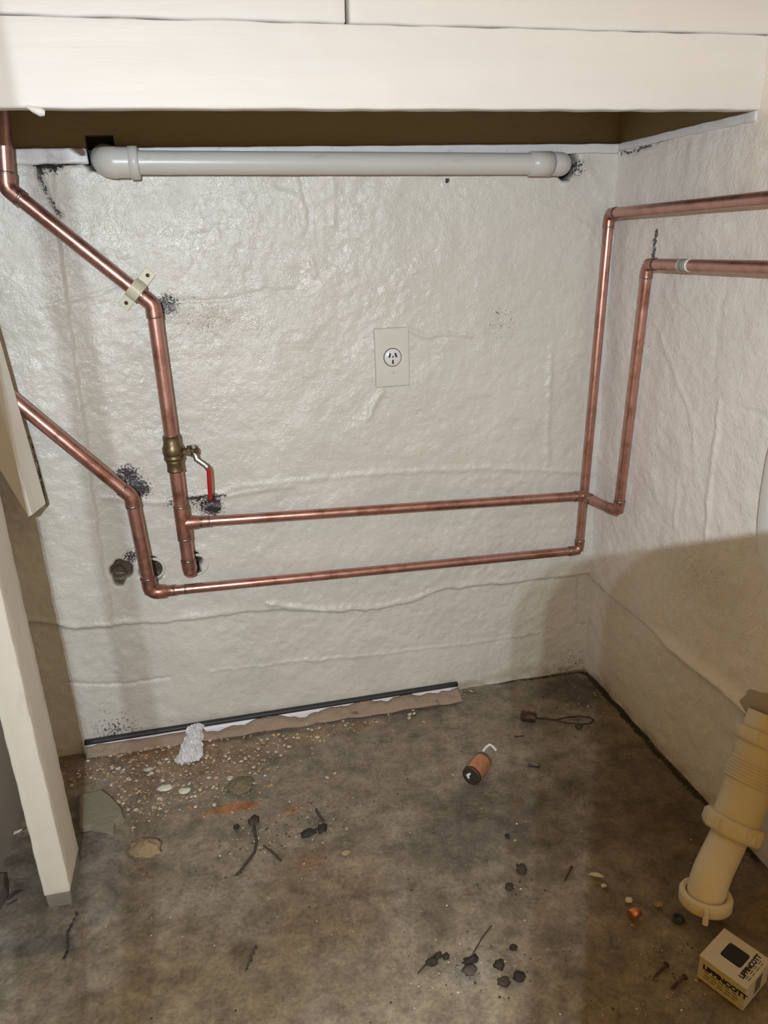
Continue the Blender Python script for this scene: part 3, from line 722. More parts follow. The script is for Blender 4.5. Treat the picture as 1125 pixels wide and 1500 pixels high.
for q in range(5):
    aa = Matrix.Rotation(q * 2 * math.pi / 5 + 0.5, 3, ua) @ (ua.orthogonal().normalized())
    c_ = u0 + ua * (Lu - 0.002) + aa * rP * 1.38
    mb = MB(); mb.tube([c_ - ua * 0.008, c_ + ua * 0.008], 0.0035, 8); mb.build('lug', MATS['pvc_cream'], nut)
ue = onZ(1033, 1318, 0.040); ud = Vector((-0.12, -0.18, -1)).normalized()
P0 = u0 + ua * (Lu - 0.01); P3 = ue; P1 = P0 + ua * 0.055; P2 = P3 - ud * 0.05
bez = [((1 - t) ** 3) * P0 + 3 * (1 - t) ** 2 * t * P1 + 3 * (1 - t) * t * t * P2 + t ** 3 * P3 for t in np.linspace(0, 1, 14)]
mb = MB(); mb.tube(bez, rP * 0.84, 32, cap=False); mb.build('bend', MATS['pvc_cream'], tr)
mb = MB(); mb.lathe([(-0.012, rP * 0.88), (-0.014, rP * 0.98), (-0.014, rP * 1.10), (-0.010, rP * 1.16), (0.004, rP * 1.16), (0.008, rP * 1.08), (0.008, rP * 0.88), (-0.012, rP * 0.88)], ue, ud, 48); rg = mb.build('end_nut', MATS['pvc_cream'], tr)
tdir = (onZ(1032, 1345, 0.03) - ue); tdir = (tdir - ud * tdir.dot(ud)).normalized()
mb = MB(); c_ = ue + tdir * rP * 1.27; mb.tube([c_ - ud * 0.010, c_ + ud * 0.012], [0.0035, 0.0045], 8); mb.build('lug', MATS['pvc_cream'], rg)
# mortar collar round the hole
def lump(name, c, rad, mat, seed=0, amp=0.35, freq=1.6, sub=3, parent=None, squash=None, rot=0.0):
    bm = bmesh.new(); bmesh.ops.create_icosphere(bm, subdivisions=sub, radius=1.0)
    off = Vector((seed * 3.7, seed * 1.3, seed * 2.1)); R_ = Matrix.Rotation(rot, 3, 'Z')
    for v in bm.verts:
        k_ = 1 + amp * mnoise.noise(v.co * freq + off) + amp * 0.5 * mnoise.noise(v.co * freq * 2.7 + off)
        p_ = v.co * k_
        if squash: p_.z = max(p_.z, -squash)
        v.co = R_ @ Vector((p_.x * rad[0], p_.y * rad[1], p_.z * rad[2]))
    me = bpy.data.meshes.new(name)
    base_ = Vector(c)
    if parent is not None:
        for v in bm.verts: v.co += base_ - parent.location
    bm.to_mesh(me); bm.free()
    for p_ in me.polygons: p_.use_smooth = True
    me.materials.append(MATS[mat]); o = bpy.data.objects.new(name, me); COL.objects.link(o)
    if parent is not None: o.parent = parent
    else: o.location = base_
    return o
lump('mortar_collar', u0 + Vector((0.004, 0.0, 0.014)), (0.020, 0.070, 0.052), 'mortar', 3, 0.25, 2.0, 3, tr)

# white domed cover at the right edge of the view
pc = onX(1114, 715, -0.012)
cv = MB()
def sell(cy, cz, ay, az, n=40): 
    return [(cy + ay * math.copysign(abs(math.cos(q)) ** 0.7, math.cos(q)), cz + az * math.copysign(abs(math.sin(q)) ** 0.7, math.sin(q))) for q in np.linspace(0, 2 * math.pi, n, endpoint=False)]
cy, cz = pc.y - 0.15, pc.z + 0.005
rings = [(0.008, 1.0), (-0.008, 1.0), (-0.013, 0.985), (-0.016, 0.95), (-0.020, 0.7), (-0.021, 0.3)]
vs = []
for x_, k_ in rings: vs += [(x_, a_, b_) for a_, b_ in sell(cy, cz, 0.15 * k_, 0.17 * k_)]
fs = [(i * 40 + j, i * 40 + (j + 1) % 40, (i + 1) * 40 + (j + 1) % 40, (i + 1) * 40 + j) for i in range(5) for j in range(40)] + [tuple(range(200, 240))]
cv.add(vs, fs); tag(cv.build('access_cover', MATS['white_gloss'], org=(0, cy, cz)), 'smooth white rounded cover on the right wall at the picture edge', 'cover')

# ------------------------------------------------------------------ loose cove skirting along the foot of the wall
s0 = onY(124, 1088, -0.004); s1 = onY(670, 1002, -0.004)
f0 = onZ(128, 1112, 0.001); f1 = onZ(677, 1027, 0.001)
sk = empty('cove_skirting', (s0.x, -0.02, 0)); tag(sk, 'loose white cove skirting strip with black top edge along the wall', 'skirting')
n = 40
def strip(fr, name, mat, thick, parent):
    """fr(t) gives the profile points at length t"""
    mb = MB(); rows = [fr(i / n) for i in range(n + 1)]; k_ = len(rows[0])
    vs = [p for r in rows for p in r]; fs = [(i * k_ + j, i * k_ + j + 1, (i + 1) * k_ + j + 1, (i + 1) * k_ + j) for i in range(n) for j in range(k_ - 1)]
    mb.add(vs, fs); o = mb.build(name, mat, parent, fix=True)
    md = o.modifiers.new('thickness', 'SOLIDIFY'); md.thickness = thick; md.offset = -1; return o
def cove(t):
    a_ = s0.lerp(s1, t); b_ = f0.lerp(f1, t); wv = 0.0012 * math.sin(t * 31) + 0.001 * math.sin(t * 77)
    out = []
    for q in np.linspace(0, 1, 7):
        e_ = 1 - math.sqrt(max(0, 1 - q * q)) if q < 1 else 1
        out.append(Vector((a_.x + (b_.x - a_.x) * q, a_.y - 0.002 + (b_.y - a_.y) * (q ** 2.0), 0.004 + (a_.z - 0.006) * (1 - q) ** 1.3 + wv * q)))
    return out
strip(cove, 'cove_face', MATS['cove_vinyl'], 0.0015, sk)
def smear(t):
    a_ = cove(t); up = 0.42 + 0.55 * float(fbm(np.array([t * 3.0]), np.array([0.3]), 5, 4)[0]); up = min(max(up, 0.18), 0.85)
    if t < 0.3: up = min(up, 0.34)
    out = []
    for q in np.linspace(up, 1.06, 8):
        i_ = min(int(q * 6), 5); f_ = q * 6 - i_; p_ = a_[i_].lerp(a_[i_ + 1], f_)
        k_ = 0.0012 + 0.007 * math.sin(math.pi * min(1, max(0, (q - up) / (1.06 - up)))) * (0.6 + 0.9 * float(fbm(np.array([t * 40.0]), np.array([q * 3]), 1, 3)[0]))
        out.append(p_ + Vector((0, -0.35 * k_, k_)))
    return out
_n = n; n = 160
strip(smear, 'mortar_smear', MATS['smear'], 0.002, sk)
n = _n
def cap(t):
    a_ = s0.lerp(s1, t); return [a_ + Vector((0, -0.004, -0.005)), a_ + Vector((0, -0.006, 0.0)), a_ + Vector((0, -0.004, 0.004)), a_ + Vector((0, 0.004, 0.005))]
strip(cap, 'black_edge', MATS['black_rubber'], 0.001, sk)
# a ridge of dirt and mortar caught on the skirting foot
bm_v = []; bm_f = []
rng = random.Random(5)
def crumbs(name, spots, mat, label, cat, n, size, hfun=lambda x, y: 0.0, parent=None):
    vs = []; fs = []; tones = []
    for i in range(n):
        c, spread = rng.choice(spots)
        x_ = rng.gauss(c.x, spread[0]); y_ = rng.gauss(c.y, spread[1])
        if x_ > -0.01 or y_ > -0.012 or x_ < XL + 0.01: continue
        r_ = size[0] * (size[1] / size[0]) ** (rng.random() ** 2.2)
        z_ = hfun(x_, y_) + r_ * 0.25
        b_ = len(vs); tn = rng.random()
        P_ = [Vector((math.cos(q) * rng.uniform(0.6, 1.2), math.sin(q) * rng.uniform(0.6, 1.2), rng.uniform(-0.2, 0.1))) for q in (0.2, 1.5, 2.9, 4.0, 5.2)] + [Vector((rng.uniform(-0.3, 0.3), rng.uniform(-0.3, 0.3), rng.uniform(0.35, 0.8)))]
        a_ = rng.uniform(0, 6.28); ca, sa = math.cos(a_), math.sin(a_)
        for p_ in P_:
            vs.append((x_ + r_ * (p_.x * ca - p_.y * sa), y_ + r_ * (p_.x * sa + p_.y * ca), z_ + r_ * p_.z)); tones.append(tn)
        fs += [(b_ + j, b_ + (j + 1) % 5, b_ + 5) for j in range(5)] + [(b_ + 4, b_ + 3, b_ + 2, b_ + 1, b_)]
    me = bpy.data.meshes.new(name); me.from_pydata(vs, [], fs)
    a_ = me.attributes.new('tone', 'FLOAT', 'POINT'); a_.data.foreach_set('value', tones)
    me.materials.append(MATS[mat]); o = bpy.data.objects.new(name, me); COL.objects.link(o); tag(o, label, cat, None, 'stuff')
    return o
G = lambda x, y: onZ(x, y)
crumbs('mortar_rubble', [(G(200, 1130), (0.07, 0.03)), (G(250, 1120), (0.10, 0.03)), (G(330, 1120), (0.10, 0.035)), (G(160, 1120), (0.05, 0.03)), (G(300, 1160), (0.08, 0.03)), (G(450, 1075), (0.12, 0.02)), (G(230, 1170), (0.06, 0.03))], 'pale_crumb', 'pale and rusty mortar crumbs strewn below the skirting strip', 'rubble', 1500, (0.0010, 0.0060))
def cz_(x_, y_): return 0.004
crumbs('skirting_dirt', [(s0.lerp(s1, t) + Vector((0, -0.022, 0)), (0.02, 0.007)) for t in np.linspace(0.06, 0.98, 30)], 'pale_crumb', 'brown dirt and mortar lodged along the skirting foot', 'dirt', 1300, (0.0014, 0.0055), lambda x_, y_: 0.006)
crumbs('floor_grit', [(G(560, 1200), (0.30, 0.15)), (G(60, 1290), (0.05, 0.06)), (G(130, 1300), (0.04, 0.06)), (G(700, 1350), (0.25, 0.12)), (G(560, 1250), (0.30, 0.14)), (G(860, 1030), (0.05, 0.03)), (G(380, 1230), (0.04, 0.03)), (G(460, 1200), (0.04, 0.03)), (G(700, 1420), (0.06, 0.03)), (G(990, 1430), (0.05, 0.03))], 'mixed_crumb', 'fine pale and dark grit scattered over the concrete floor', 'grit', 1800, (0.0005, 0.0025))

# ------------------------------------------------------------------ loose things on the floor
def flake(name, x, y, w, h_, label, cat, mat, seed, z=0.0015, th=0.002, rot=0.0, group=None, curl=0.002):
    """a thin irregular piece with ragged outline, curled and with thickness"""
    rg_ = random.Random(seed); c = G(x, y); n_ = 14
    vs = [(0, 0, curl * 1.0)]
    for ring_ in (0.55, 1.0):
        for i in range(n_):
            q = 2 * math.pi * i / n_; k_ = ring_ * (rg_.uniform(0.78, 1.12) if ring_ == 1 else 1)
            X_, Y_ = math.cos(q) * w * k_, math.sin(q) * h_ * k_
            vs.append((X_ * math.cos(rot) - Y_ * math.sin(rot), X_ * math.sin(rot) + Y_ * math.cos(rot), curl * (1 - ring_) + rg_.uniform(0, curl * 0.8)))
    fs = [(0, 1 + i, 1 + (i + 1) % n_) for i in range(n_)] + [(1 + i, 1 + n_ + i, 1 + n_ + (i + 1) % n_, 1 + (i + 1) % n_) for i in range(n_)]
    me = bpy.data.meshes.new(name); me.from_pydata(vs, [], fs)
    for p_ in me.polygons: p_.use_smooth = True
    me.materials.append(MATS[mat]); o = bpy.data.objects.new(name, me); COL.objects.link(o); o.location = (c.x, c.y, z + th)
    md = o.modifiers.new('thickness', 'SOLIDIFY'); md.thickness = th; md.offset = -1
    return tag(o, label, cat, group)
flake('paint_flake', 241, 1157, 0.017, 0.010, 'larger oval pale paint flake left of its twin on the rubble', 'flake', 'paint_chip', 1, th=0.004)
flake('paint_flake', 270, 1161, 0.013, 0.009, 'smaller oval pale paint flake beside the larger one on the rubble', 'flake', 'paint_chip', 2, th=0.004)
flake('paint_flake', 218, 1130, 0.010, 0.006, 'small pale chip just left of the crumpled plastic', 'flake', 'paint_chip', 3, th=0.004)
flake('paint_flake', 507, 1251, 0.009, 0.007, 'small square beige flake right of the dark leaf scrap', 'flake', 'tan_stone', 4)
flake('paint_flake', 873, 1284, 0.013, 0.005, 'long cream paint chip near the floor shadow edge', 'flake', 'paint_chip', 5, rot=-0.5)
flake('paint_flake', 884, 1300, 0.005, 0.004, 'tiny cream chip below the long cream paint chip', 'flake', 'paint_chip', 6)
flake('paint_flake', 921, 1321, 0.007, 0.006, 'small pale chip just above the copper cap', 'flake', 'paint_chip', 7)
flake('paint_flake', 965, 1327, 0.009, 0.006, 'small translucent pale chip right of the copper cap', 'flake', 'tan_stone', 8)
flake('paint_flake', 607, 1047, 0.005, 0.003, 'small white chip on the floor below the skirting end', 'flake', 'paint_chip', 9, rot=0.8)
flake('paint_flake', 30, 1232, 0.009, 0.004, 'pale splinter of paint left of the post', 'flake', 'paint_chip', 10, rot=0.5, z=0.02)
flake('foil_scrap', 688, 1424, 0.012, 0.010, 'crinkled grey leaf scrap between the dark lumps', 'scrap', 'dark_timber', 12, curl=0.004)
flake('leaf_scrap', 452, 1224, 0.017, 0.009, 'black curled leaf scrap, left of its pair on the floor', 'leaf', 'char', 13, rot=0.4, curl=0.006)
flake('leaf_scrap', 472, 1217, 0.012, 0.010, 'black curled leaf scrap, right of its pair on the floor', 'leaf', 'char', 14, rot=0.9, curl=0.007)
flake('leaf_scrap', 372, 1206, 0.011, 0.015, 'dark curled leaf at the top of the twig', 'leaf', 'bark', 15, curl=0.007)

# crumpled plastic film over the skirting
wt = onZ(288, 1066, 0.022); wbm = onZ(274, 1122, 0.0)
mb = MB(); nu_, nv_ = 22, 34; vs = []
for j in range(nv_ + 1):
    v_ = j / nv_; cpt = wt.lerp(wbm, v_); half = 0.017 + 0.016 * v_ ** 1.5 - 0.020 * max(0, v_ - 0.85) / 0.15
    for i in range(nu_ + 1):
        u_ = i / nu_ * 2 - 1; q = Vector((u_ * 2.4, v_ * 4.2, 0.7))
        fz = 0.010 * abs(mnoise.noise(q * 1.3)) + 0.007 * abs(mnoise.noise(q * 3.1 + Vector((5, 2, 1)))) + 0.003 * mnoise.noise(q * 8)
        ed = 0.006 * mnoise.noise(Vector((j * 0.35, 3.0 * (1 if u_ > 0 else -1), 0)))
        vs.append((cpt.x + u_ * (half + ed) + 0.003 * mnoise.noise(q * 2.5), cpt.y + 0.004 * mnoise.noise(q * 2.2 + Vector((9, 9, 9))), max(0.002, 0.003 + 0.024 * (1 - v_) ** 1.6 + 0.014 * (1 - u_ * u_) * (0.4 + 0.6 * v_) * (1 - 0.7 * max(0, v_ - 0.8) / 0.2) + fz * 1.2 - 0.003)))
fs = [(j * (nu_ + 1) + i, j * (nu_ + 1) + i + 1, (j + 1) * (nu_ + 1) + i + 1, (j + 1) * (nu_ + 1) + i) for j in range(nv_) for i in range(nu_)]
mb.add(vs, fs, False); o = mb.build('plastic_wrapper', MATS['plastic_film'], org=(wbm.x, wbm.y, 0)); md = o.modifiers.new('thickness', 'SOLIDIFY'); md.thickness = 0.0006
tag(o, 'crumpled white plastic wrapper lying across the skirting strip', 'wrapper')

# stones
c = G(150, 1200)
mb = MB(); poly = [onZ(*q) for q in ((112, 1168), (150, 1160), (166, 1172), (182, 1190), (185, 1203), (172, 1216), (170, 1238), (152, 1232), (132, 1222), (112, 1226))]
mb.prism([(q.x, q.y) for q in poly], 0.0, 0.016, None, 0.84); tag(mb.build('stone_slab', MATS['slab_stone'], bevel=0.002, org=c), 'flat olive grey slab of stone right of the post', 'stone')
c = G(215, 1250); tag(lump('stone_chunk', (c.x, c.y, 0.010), (0.028, 0.021, 0.014), 'tan_stone', 2, 0.28, 1.9, 4, squash=0.6, rot=-0.4), 'pitted tan stone chunk on the floor right of the slab', 'stone')
c = G(352, 1156); tag(lump('stone_chunk', (c.x, c.y, 0.008), (0.026, 0.020, 0.010), 'moss_stone', 6, 0.45, 2.2, 4, squash=0.6), 'dark mossy clod behind the orange rust stain', 'clod')
k = 0
for x, y, rx, ry, rz, lab in ((633, 1412, 0.010, 0.007, 0.006, 'leftmost dark lump near the bottom, trailing a thin stalk'), (642, 1402, 0.007, 0.006, 0.005, 'dark lump touching the leftmost lump near the bottom'), (653, 1403, 0.006, 0.005, 0.005, 'small dark lump right of the leftmost pair'), (690, 1409, 0.014, 0.006, 0.005, 'long dark lump behind the grey leaf scrap'), (731, 1416, 0.009, 0.009, 0.007, 'round dark lump right of the grey leaf scrap'), (761, 1434, 0.011, 0.008, 0.007, 'dark oval lump furthest right of the group'), (738, 1441, 0.011, 0.007, 0.006, 'dull brown double lump in front of the round dark one'), (752, 1389, 0.006, 0.006, 0.004, 'small dark lump behind the group of lumps'), (743, 1226, 0.005, 0.005, 0.004, 'single dark pellet in the middle of the floor'), (347, 1213, 0.006, 0.006, 0.005, 'dark pellet left of the curled leaf'), (746, 1301, 0.008, 0.008, 0.006, 'dark clot below the curled scrap'), (764, 1275, 0.009, 0.012, 0.006, 'dark curled scrap below the copper coil')):
    c = G(x, y); k += 1; tag(lump('dirt_lump', (c.x, c.y, rz * 0.5), (rx * 0.85, ry * 0.85, rz * 0.8), 'char' if k not in (7, 11, 12) else 'bark', k, 0.6, 1.8, 3, squash=0.6), lab, 'lump', 'dark lumps on the floor')
def wire(name, pl, r, mat, label, cat, z=None, parent=None, n=8):
    z = r if z is None else z
    pts = [onZ(*p[:2], (p[2] if len(p) > 2 else 0)) + Vector((0, 0, z)) for p in pl]
    mb = MB(); mb.tube(pts, r, n); o = mb.build(name, MATS[mat], parent, org=None if parent is not None else pts[0])
    return tag(o, label, cat) if label else o
wire('twig', [(372, 1212), (376, 1232), (373, 1250), (364, 1262), (352, 1278), (347, 1283)], 0.0026, 'bark', 'dark curved twig hanging from the curled leaf', 'twig')
wire('twig', [(386, 1240), (398, 1248), (412, 1262)], 0.0018, 'bark', 'short dark twig right of the curved twig', 'twig')
wire('twig', [(463, 1186), (468, 1197), (475, 1204)], 0.002, 'bark', 'short dark twig above the black leaf scraps', 'twig')
wire('twig', [(612, 1427), (622, 1416), (632, 1410)], 0.0012, 'bark', 'thin stalk beside the leftmost dark lump', 'twig')
wire('twig', [(374, 1386), (366, 1405), (360, 1422)], 0.0013, 'bark', 'thin dark splinter near the bottom left', 'splinter')
wire('twig', [(720, 1357), (706, 1375), (692, 1400)], 0.0012, 'bark', 'thin brown stalk above the grey leaf scrap', 'twig')

# wire brush
wb = empty('wire_brush', G(775, 1051)); tag(wb, 'rusty wire brush with a looped handle near the corner', 'brush')
hz = 0.011
b0_ = onZ(764, 1049, hz); b1_ = onZ(785, 1052, hz); bx_ = (b1_ - b0_).normalized()
mb = MB(); L_ = (b1_ - b0_).length
for i in range(420):
    t = rng.random(); q = rng.uniform(0, 6.28); a_ = Vector((0, 0, 1)); s_ = bx_.cross(a_)
    r_ = rng.uniform(0.012, 0.0165); base_ = b0_ + bx_ * (t * L_); tip = base_ + (s_ * math.cos(q) + a_ * math.sin(q)) * r_ + bx_ * rng.uniform(-0.003, 0.003)
    tip.z = max(tip.z, 0.001)
    w_ = bx_ * 0.0016
    mb.add([base_ - w_, base_ + w_, tip], [(0, 1, 2)], False)
mb.tube([b0_ - bx_ * 0.002, b0_, b0_.lerp(b1_, 0.5), b1_], [0.007, 0.0105, 0.0115, 0.009], 10); mb.build('bristles', MATS['rusty_iron'], wb)
mb = MB(); pts = [onZ(785, 1052, 0.006), onZ(800, 1053, 0.004), onZ(815, 1055, 0.003)]; mb.tube(pts, 0.0023, 8); mb.build('twisted_shank', MATS['rusty_iron'], wb)
lp = [onZ(*q, 0.003) for q in ((812, 1055), (830, 1051), (850, 1049), (864, 1051), (870, 1055), (864, 1060), (850, 1061), (830, 1059), (813, 1055))]
mb = MB(); mb.tube(lp, 0.0018, 8); mb.build('wire_loop', MATS['rusty_iron'], wb)
c = G(848, 1066); tag(lump('dirt_lump', (c.x, c.y, 0.004), (0.008, 0.010, 0.005), 'bark', 31, 0.4, 1.5, 2, squash=0.6), 'brown clod against the loop of the wire brush', 'lump', 'dark lumps on the floor')

# copper coil standing tilted, pale end towards the camera
ca_ = onZ(691, 1136, 0.020); cb_ = onZ(708, 1115, 0.020); cx_d = (cb_ - ca_).normalized(); Lc = (cb_ - ca_).length
coil = empty('copper_coil', Vector((ca_.x, ca_.y, 0))); tag(coil, 'ribbed copper coloured reel with a pale end lying on the floor', 'reel')
rib = []
for i in range(7):
    t = Lc * (0.12 + 0.8 * i / 7); rib += [(t, 0.0184), (t + Lc * 0.05, 0.0195), (t + Lc * 0.1, 0.0184)]
mb = MB(); mb.lathe([(0.002, 0.0182)] + rib + [(Lc, 0.0180), (Lc, 0.0)], ca_, cx_d, 28); mb.build('reel_body', MATS['copper_coil'], coil)
mb = MB(); mb.lathe([(-0.002, 0.0150), (-0.003, 0.0190), (0.003, 0.0196), (0.004, 0.0184)], ca_, cx_d, 28); mb.build('dark_rim', MATS['rusty_iron'], coil)
mb = MB(); mb.lathe([(0.0, 0.0155), (0.0, 0.0)], ca_ + Vector((0, 0, 0)), cx_d, 24, False); mb.build('end_disc', MATS['char'], coil)
mb = MB(); sdv = Vector((0, 0, 1)).cross(cx_d).normalized(); mb.tube([ca_ - cx_d * 0.001 + sdv * 0.003 + Vector((0, 0, 0.004)), ca_ - cx_d * 0.0015 + sdv * 0.008 + Vector((0, 0, -0.001)), ca_ - cx_d * 0.001 + sdv * 0.006 + Vector((0, 0, -0.008))], [0.002, 0.0035, 0.002], 10); mb.build('pale_plug', MATS['white_gloss'], coil)
wire('white_clip', [(708, 1103), (712, 1098), (717, 1094), (722, 1097), (726, 1102)], 0.0028, 'white_gloss', 'bent white plastic clip beside the copper coloured reel', 'clip', z=0.006)
# nails, pins, screws
def nail(name, pl, r, mat, label, cat, head=True):
    a_, b_ = onZ(*pl[0], r * 1.6), onZ(*pl[1], r); e_ = empty(name, Vector((a_.x, a_.y, 0))); tag(e_, label, cat)
    MB().tube([a_, b_, b_ + (b_ - a_).normalized() * r * 2], [r, r, r * 0.2], 8).build('shank', MATS[mat], e_)
    if head:
        mb = MB(); dd_ = (b_ - a_).normalized(); mb.lathe([(-r * 0.9, 0.0), (-r * 0.9, r * 1.7), (0, r * 2.1), (r * 0.5, r * 1.0)], a_, dd_, 12); mb.build('head', MATS[mat], e_)
    return e_
nail('nail', [(755, 1079), (767, 1078)], 0.0014, 'rusty_iron', 'small rusty nail lying between reel and wire brush', 'nail')
nail('nail', [(837, 1271), (828, 1289)], 0.0015, 'rusty_iron', 'rusty nail left of the cream paint chip', 'nail')
nail('screw', [(976, 1413), (961, 1429)], 0.0022, 'rusty_iron', 'rusty screw further from the box', 'screw')
nail('screw', [(1003, 1431), (985, 1446)], 0.0022, 'rusty_iron', 'rusty screw nearer to the white box', 'screw')
mb = MB(); a_ = onZ(774, 1120, 0.004); b_ = onZ(791, 1122, 0.004); mb.tube([a_, b_], 0.0038, 12); pn = mb.build('wall_plug', MATS['black_rubber'], org=a_); tag(pn, 'short dark wall plug right of the reel', 'plug')
mb = MB(); mb.tube([a_ + Vector((0.003, 0, 0.0036)), b_ + Vector((-0.004, 0, 0.0036))], 0.0013, 8); mb.build('pale_rib', MATS['steel'], pn)
# copper cap, washer
ca2 = onZ(924, 1341, 0.008); cb2 = onZ(936, 1334, 0.008)
mb = MB(); mb.lathe([(0.0, 0.0), (0, 0.0070), (0.001, 0.0082), (0.016, 0.0082), (0.0165, 0.0074), (0.004, 0.0070), (0.004, 0)], ca2, cb2 - ca2, 24); tag(mb.build('copper_fitting', MATS['bright_copper'], org=ca2), 'small bright copper fitting lying on the floor', 'fitting')
c = G(993, 1347); mb = MB(); mb.lathe([(0.0, 0.0042), (0.0, 0.0095), (0.0025, 0.0095), (0.0025, 0.0042), (0.0, 0.0042)], c + Vector((0, 0, 0.0005)), (0, 0, 1), 24); tag(mb.build('washer', MATS['black_rubber'], org=c), 'dark round washer below the drain outlet', 'washer')

# ------------------------------------------------------------------ small printed carton
HB = 0.042
cl = onZ(1025, 1400, HB); cf = onZ(1093, 1450, HB); ct = onZ(1066, 1364, HB)
ux = (cf - cl); uy = (ct - cl); W_ = (ux.length + uy.length) / 2; ux.normalize(); uy = Vector((-ux.y, ux.x, 0))
bxM = Matrix(((ux.x, uy.x, 0, cl.x), (ux.y, uy.y, 0, cl.y), (0, 0, 1, 0.001), (0, 0, 0, 1)))
ct_c = bxM @ Vector((W_ / 2, W_ / 2, 0))
bx = empty('carton', ct_c); tag(bx, 'small white printed carton with a dark window on top', 'carton')
H_ = HB
mb = MB(); mb.box((0, 0, 0), (W_, W_, H_ - 0.0012), bxM); body = mb.build('carton_body', MATS['card_box'], bx, bevel=0.0008)
# lid panel with an open window
w0_, w1_ = 0.22, 0.66
def rr(cx0, cy0, hw, n_=5, rad=0.004):
    out = []
    for sx_, sy_, a0_ in ((1, 1, 0), (-1, 1, math.pi / 2), (-1, -1, math.pi), (1, -1, 3 * math.pi / 2)):
        for i in range(n_): q = a0_ + (math.pi / 2) * i / (n_ - 1); out.append((cx0 + sx_ * (hw - rad) + rad * math.cos(q), cy0 + sy_ * (hw - rad) + rad * math.sin(q)))
    return out
ho = 0.5 * W_; inn = rr(W_ * 0.47, W_ * 0.56, W_ * 0.225); out_ = rr(ho, ho, ho + 0.0004, 5, 0.0006)
n_ = len(inn); zz = (H_ - 0.001, H_ + 0.0002)
vs = [bxM @ Vector((*p_, z_)) for z_ in zz for pl_ in (out_, inn) for p_ in pl_]
fs = []
for i in range(n_):
    j = (i + 1) % n_
    fs += [(2 * n_ + i, 2 * n_ + j, 3 * n_ + j, 3 * n_ + i), (i, n_ + i, n_ + j, j), (i, j, 2 * n_ + j, 2 * n_ + i), (n_ + i, 3 * n_ + i, 3 * n_ + j, n_ + j)]
mb = MB(); mb.add(vs, fs, False); lid = mb.build('lid', MATS['card_box'], bx)
mb = MB(); mb.prism(rr(W_ * 0.47, W_ * 0.56, W_ * 0.226), H_ - 0.0014, H_ - 0.0008, bxM); mb.build('window', MATS['dark_slot'], lid)
def text(name, s_, size, Mt, mat, parent, bold=0.0):
    cu = bpy.data.curves.new(name, 'FONT'); cu.body = s_; cu.size = size; cu.offset = bold; cu.extrude = 0.00008; cu.align_x = 'LEFT'
    to = bpy.data.objects.new(name + '_tmp', cu); COL.objects.link(to)
    dg = bpy.context.evaluated_depsgraph_get(); me = bpy.data.meshes.new_from_object(to.evaluated_get(dg)); bpy.data.objects.remove(to)
    me.transform(Matrix.Translation(-parent_loc(parent)) @ Mt); me.materials.clear(); me.materials.append(MATS[mat])
    o = bpy.data.objects.new(name, me); COL.objects.link(o); o.parent = parent; return o
def parent_loc(p_): return wloc(p_)
bpy.context.view_layer.update()
# front-left face (along ux, facing -uy)
fm = bxM @ Matrix(((1, 0, 0, W_ * 0.10), (0, 0, -1, -0.0003), (0, 1, 0, H_ * 0.56), (0, 0, 0, 1)))
text('lettering', 'LIPPINCOTT', 0.0115, fm, 'print_black', body, 0.0007)
mb = MB()
for i in range(3):
    for j in range(5):
        x0_ = W_ * (0.14 + 0.15 * j) + 0.001 * (i % 2); mb.box((x0_, -0.0005, H_ * (0.45 - 0.12 * i)), (x0_ + W_ * (0.12 if (i + j) % 3 else 0.09), -0.0001, H_ * (0.45 - 0.12 * i) + 0.0014), bxM)
mb.build('small_print', MATS['print_grey'], body)
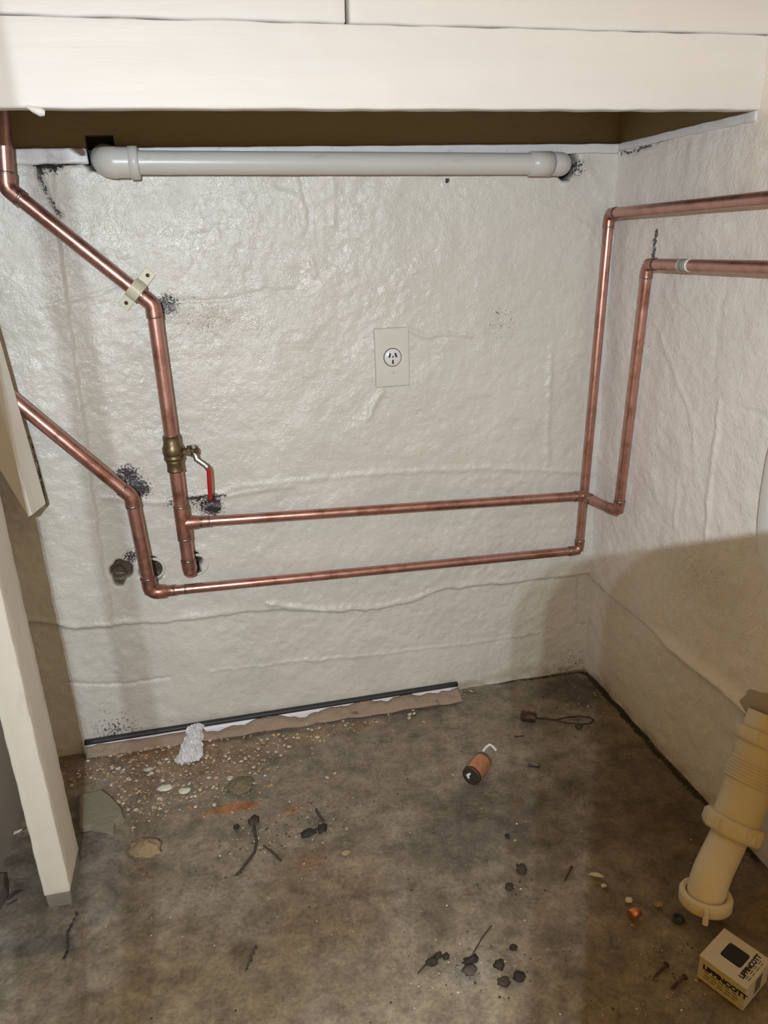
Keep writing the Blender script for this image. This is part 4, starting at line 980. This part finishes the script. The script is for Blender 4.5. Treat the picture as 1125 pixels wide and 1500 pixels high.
# on the lid: runs along uy near the far-x side
tm = bxM @ Matrix(((0, -1, 0, W_ * 0.845), (1, 0, 0, W_ * 0.16), (0, 0, 1, H_ + 0.0003), (0, 0, 0, 1)))
text('lettering', 'LIPPINCOTT', 0.0095, tm, 'print_black', lid, 0.0006)
mb = MB()
for i in range(2):
    for j in range(4):
        y0_ = W_ * (0.20 + 0.17 * j); mb.box((W_ * (0.875 + 0.05 * i), y0_, H_ + 0.0001), (W_ * (0.875 + 0.05 * i) + 0.0012, y0_ + W_ * (0.13 if (i + j) % 2 else 0.10), H_ + 0.0005), bxM)
mb.build('small_print', MATS['print_grey'], lid)
mb = MB(); mb.box((W_ + 0.0001, W_ * 0.42, H_ * 0.2), (W_ + 0.0004, W_ * 0.68, H_ * 0.85), bxM); mb.build('side_window', MATS['print_grey'], body)

# ------------------------------------------------------------------ unseen phone on an added stand behind the viewpoint; it shades the lower right
ph = empty('phone_shade_stand', (-0.845, -1.66, 0)); tag(ph, 'unseen smartphone on an added black stand that shades the lower right', 'shade stand')
px0, px1, pz0, pz1 = -0.8935, -0.805, 0.930, 1.110
mb = MB(); R0 = 0.012; prof = []
for sx_, sz_, a0_ in ((px1 - R0, pz1 - R0, 0), (px0 + R0, pz1 - R0, math.pi / 2), (px0 + R0, pz0 + R0, math.pi), (px1 - R0, pz0 + R0, 3 * math.pi / 2)):
    for i in range(6): q = a0_ + math.pi / 2 * i / 5; prof.append((sx_ + R0 * math.cos(q), sz_ + R0 * math.sin(q)))
n_ = len(prof); mb.add([(a_, -1.624, b_) for a_, b_ in prof] + [(a_, -1.616, b_) for a_, b_ in prof], [tuple(range(n_)), tuple(reversed(range(n_, 2 * n_)))] + [(i, n_ + i, n_ + (i + 1) % n_, (i + 1) % n_) for i in range(n_)], False)
mb.build('phone', MATS['black_rubber'], ph)
mb = MB(); mb.box((-0.905, -1.632, 0.935), (-0.79, -1.6245, 0.96)); mb.build('clamp', MATS['black_rubber'], ph, bevel=0.001)
MB().tube([(-0.9828, -1.61, 0.93), (-0.9828, -1.61, 1.22)], 0.003, 10).build('shade_rod', MATS['black_rubber'], ph)  # added unseen rod, there only to throw a shadow band on the wall
MB().tube([(-0.985, -1.61, 0.935), (-0.89, -1.628, 0.935)], 0.004, 10).build('side_bar', MATS['black_rubber'], ph)
MB().tube([(-0.845, -1.645, 0.955), (-0.845, -1.66, 0.93), (-0.845, -1.66, 0.45)], 0.011, 12).build('pole', MATS['black_rubber'], ph)
for q in (0.3, 2.4, 4.5):
    MB().tube([(-0.845, -1.66, 0.52), (-0.845 + 0.27 * math.sin(q - 0.4), -1.66 - 0.10 + 0.2 * math.cos(q), 0.006)], 0.008, 10).build('leg', MATS['black_rubber'], ph)
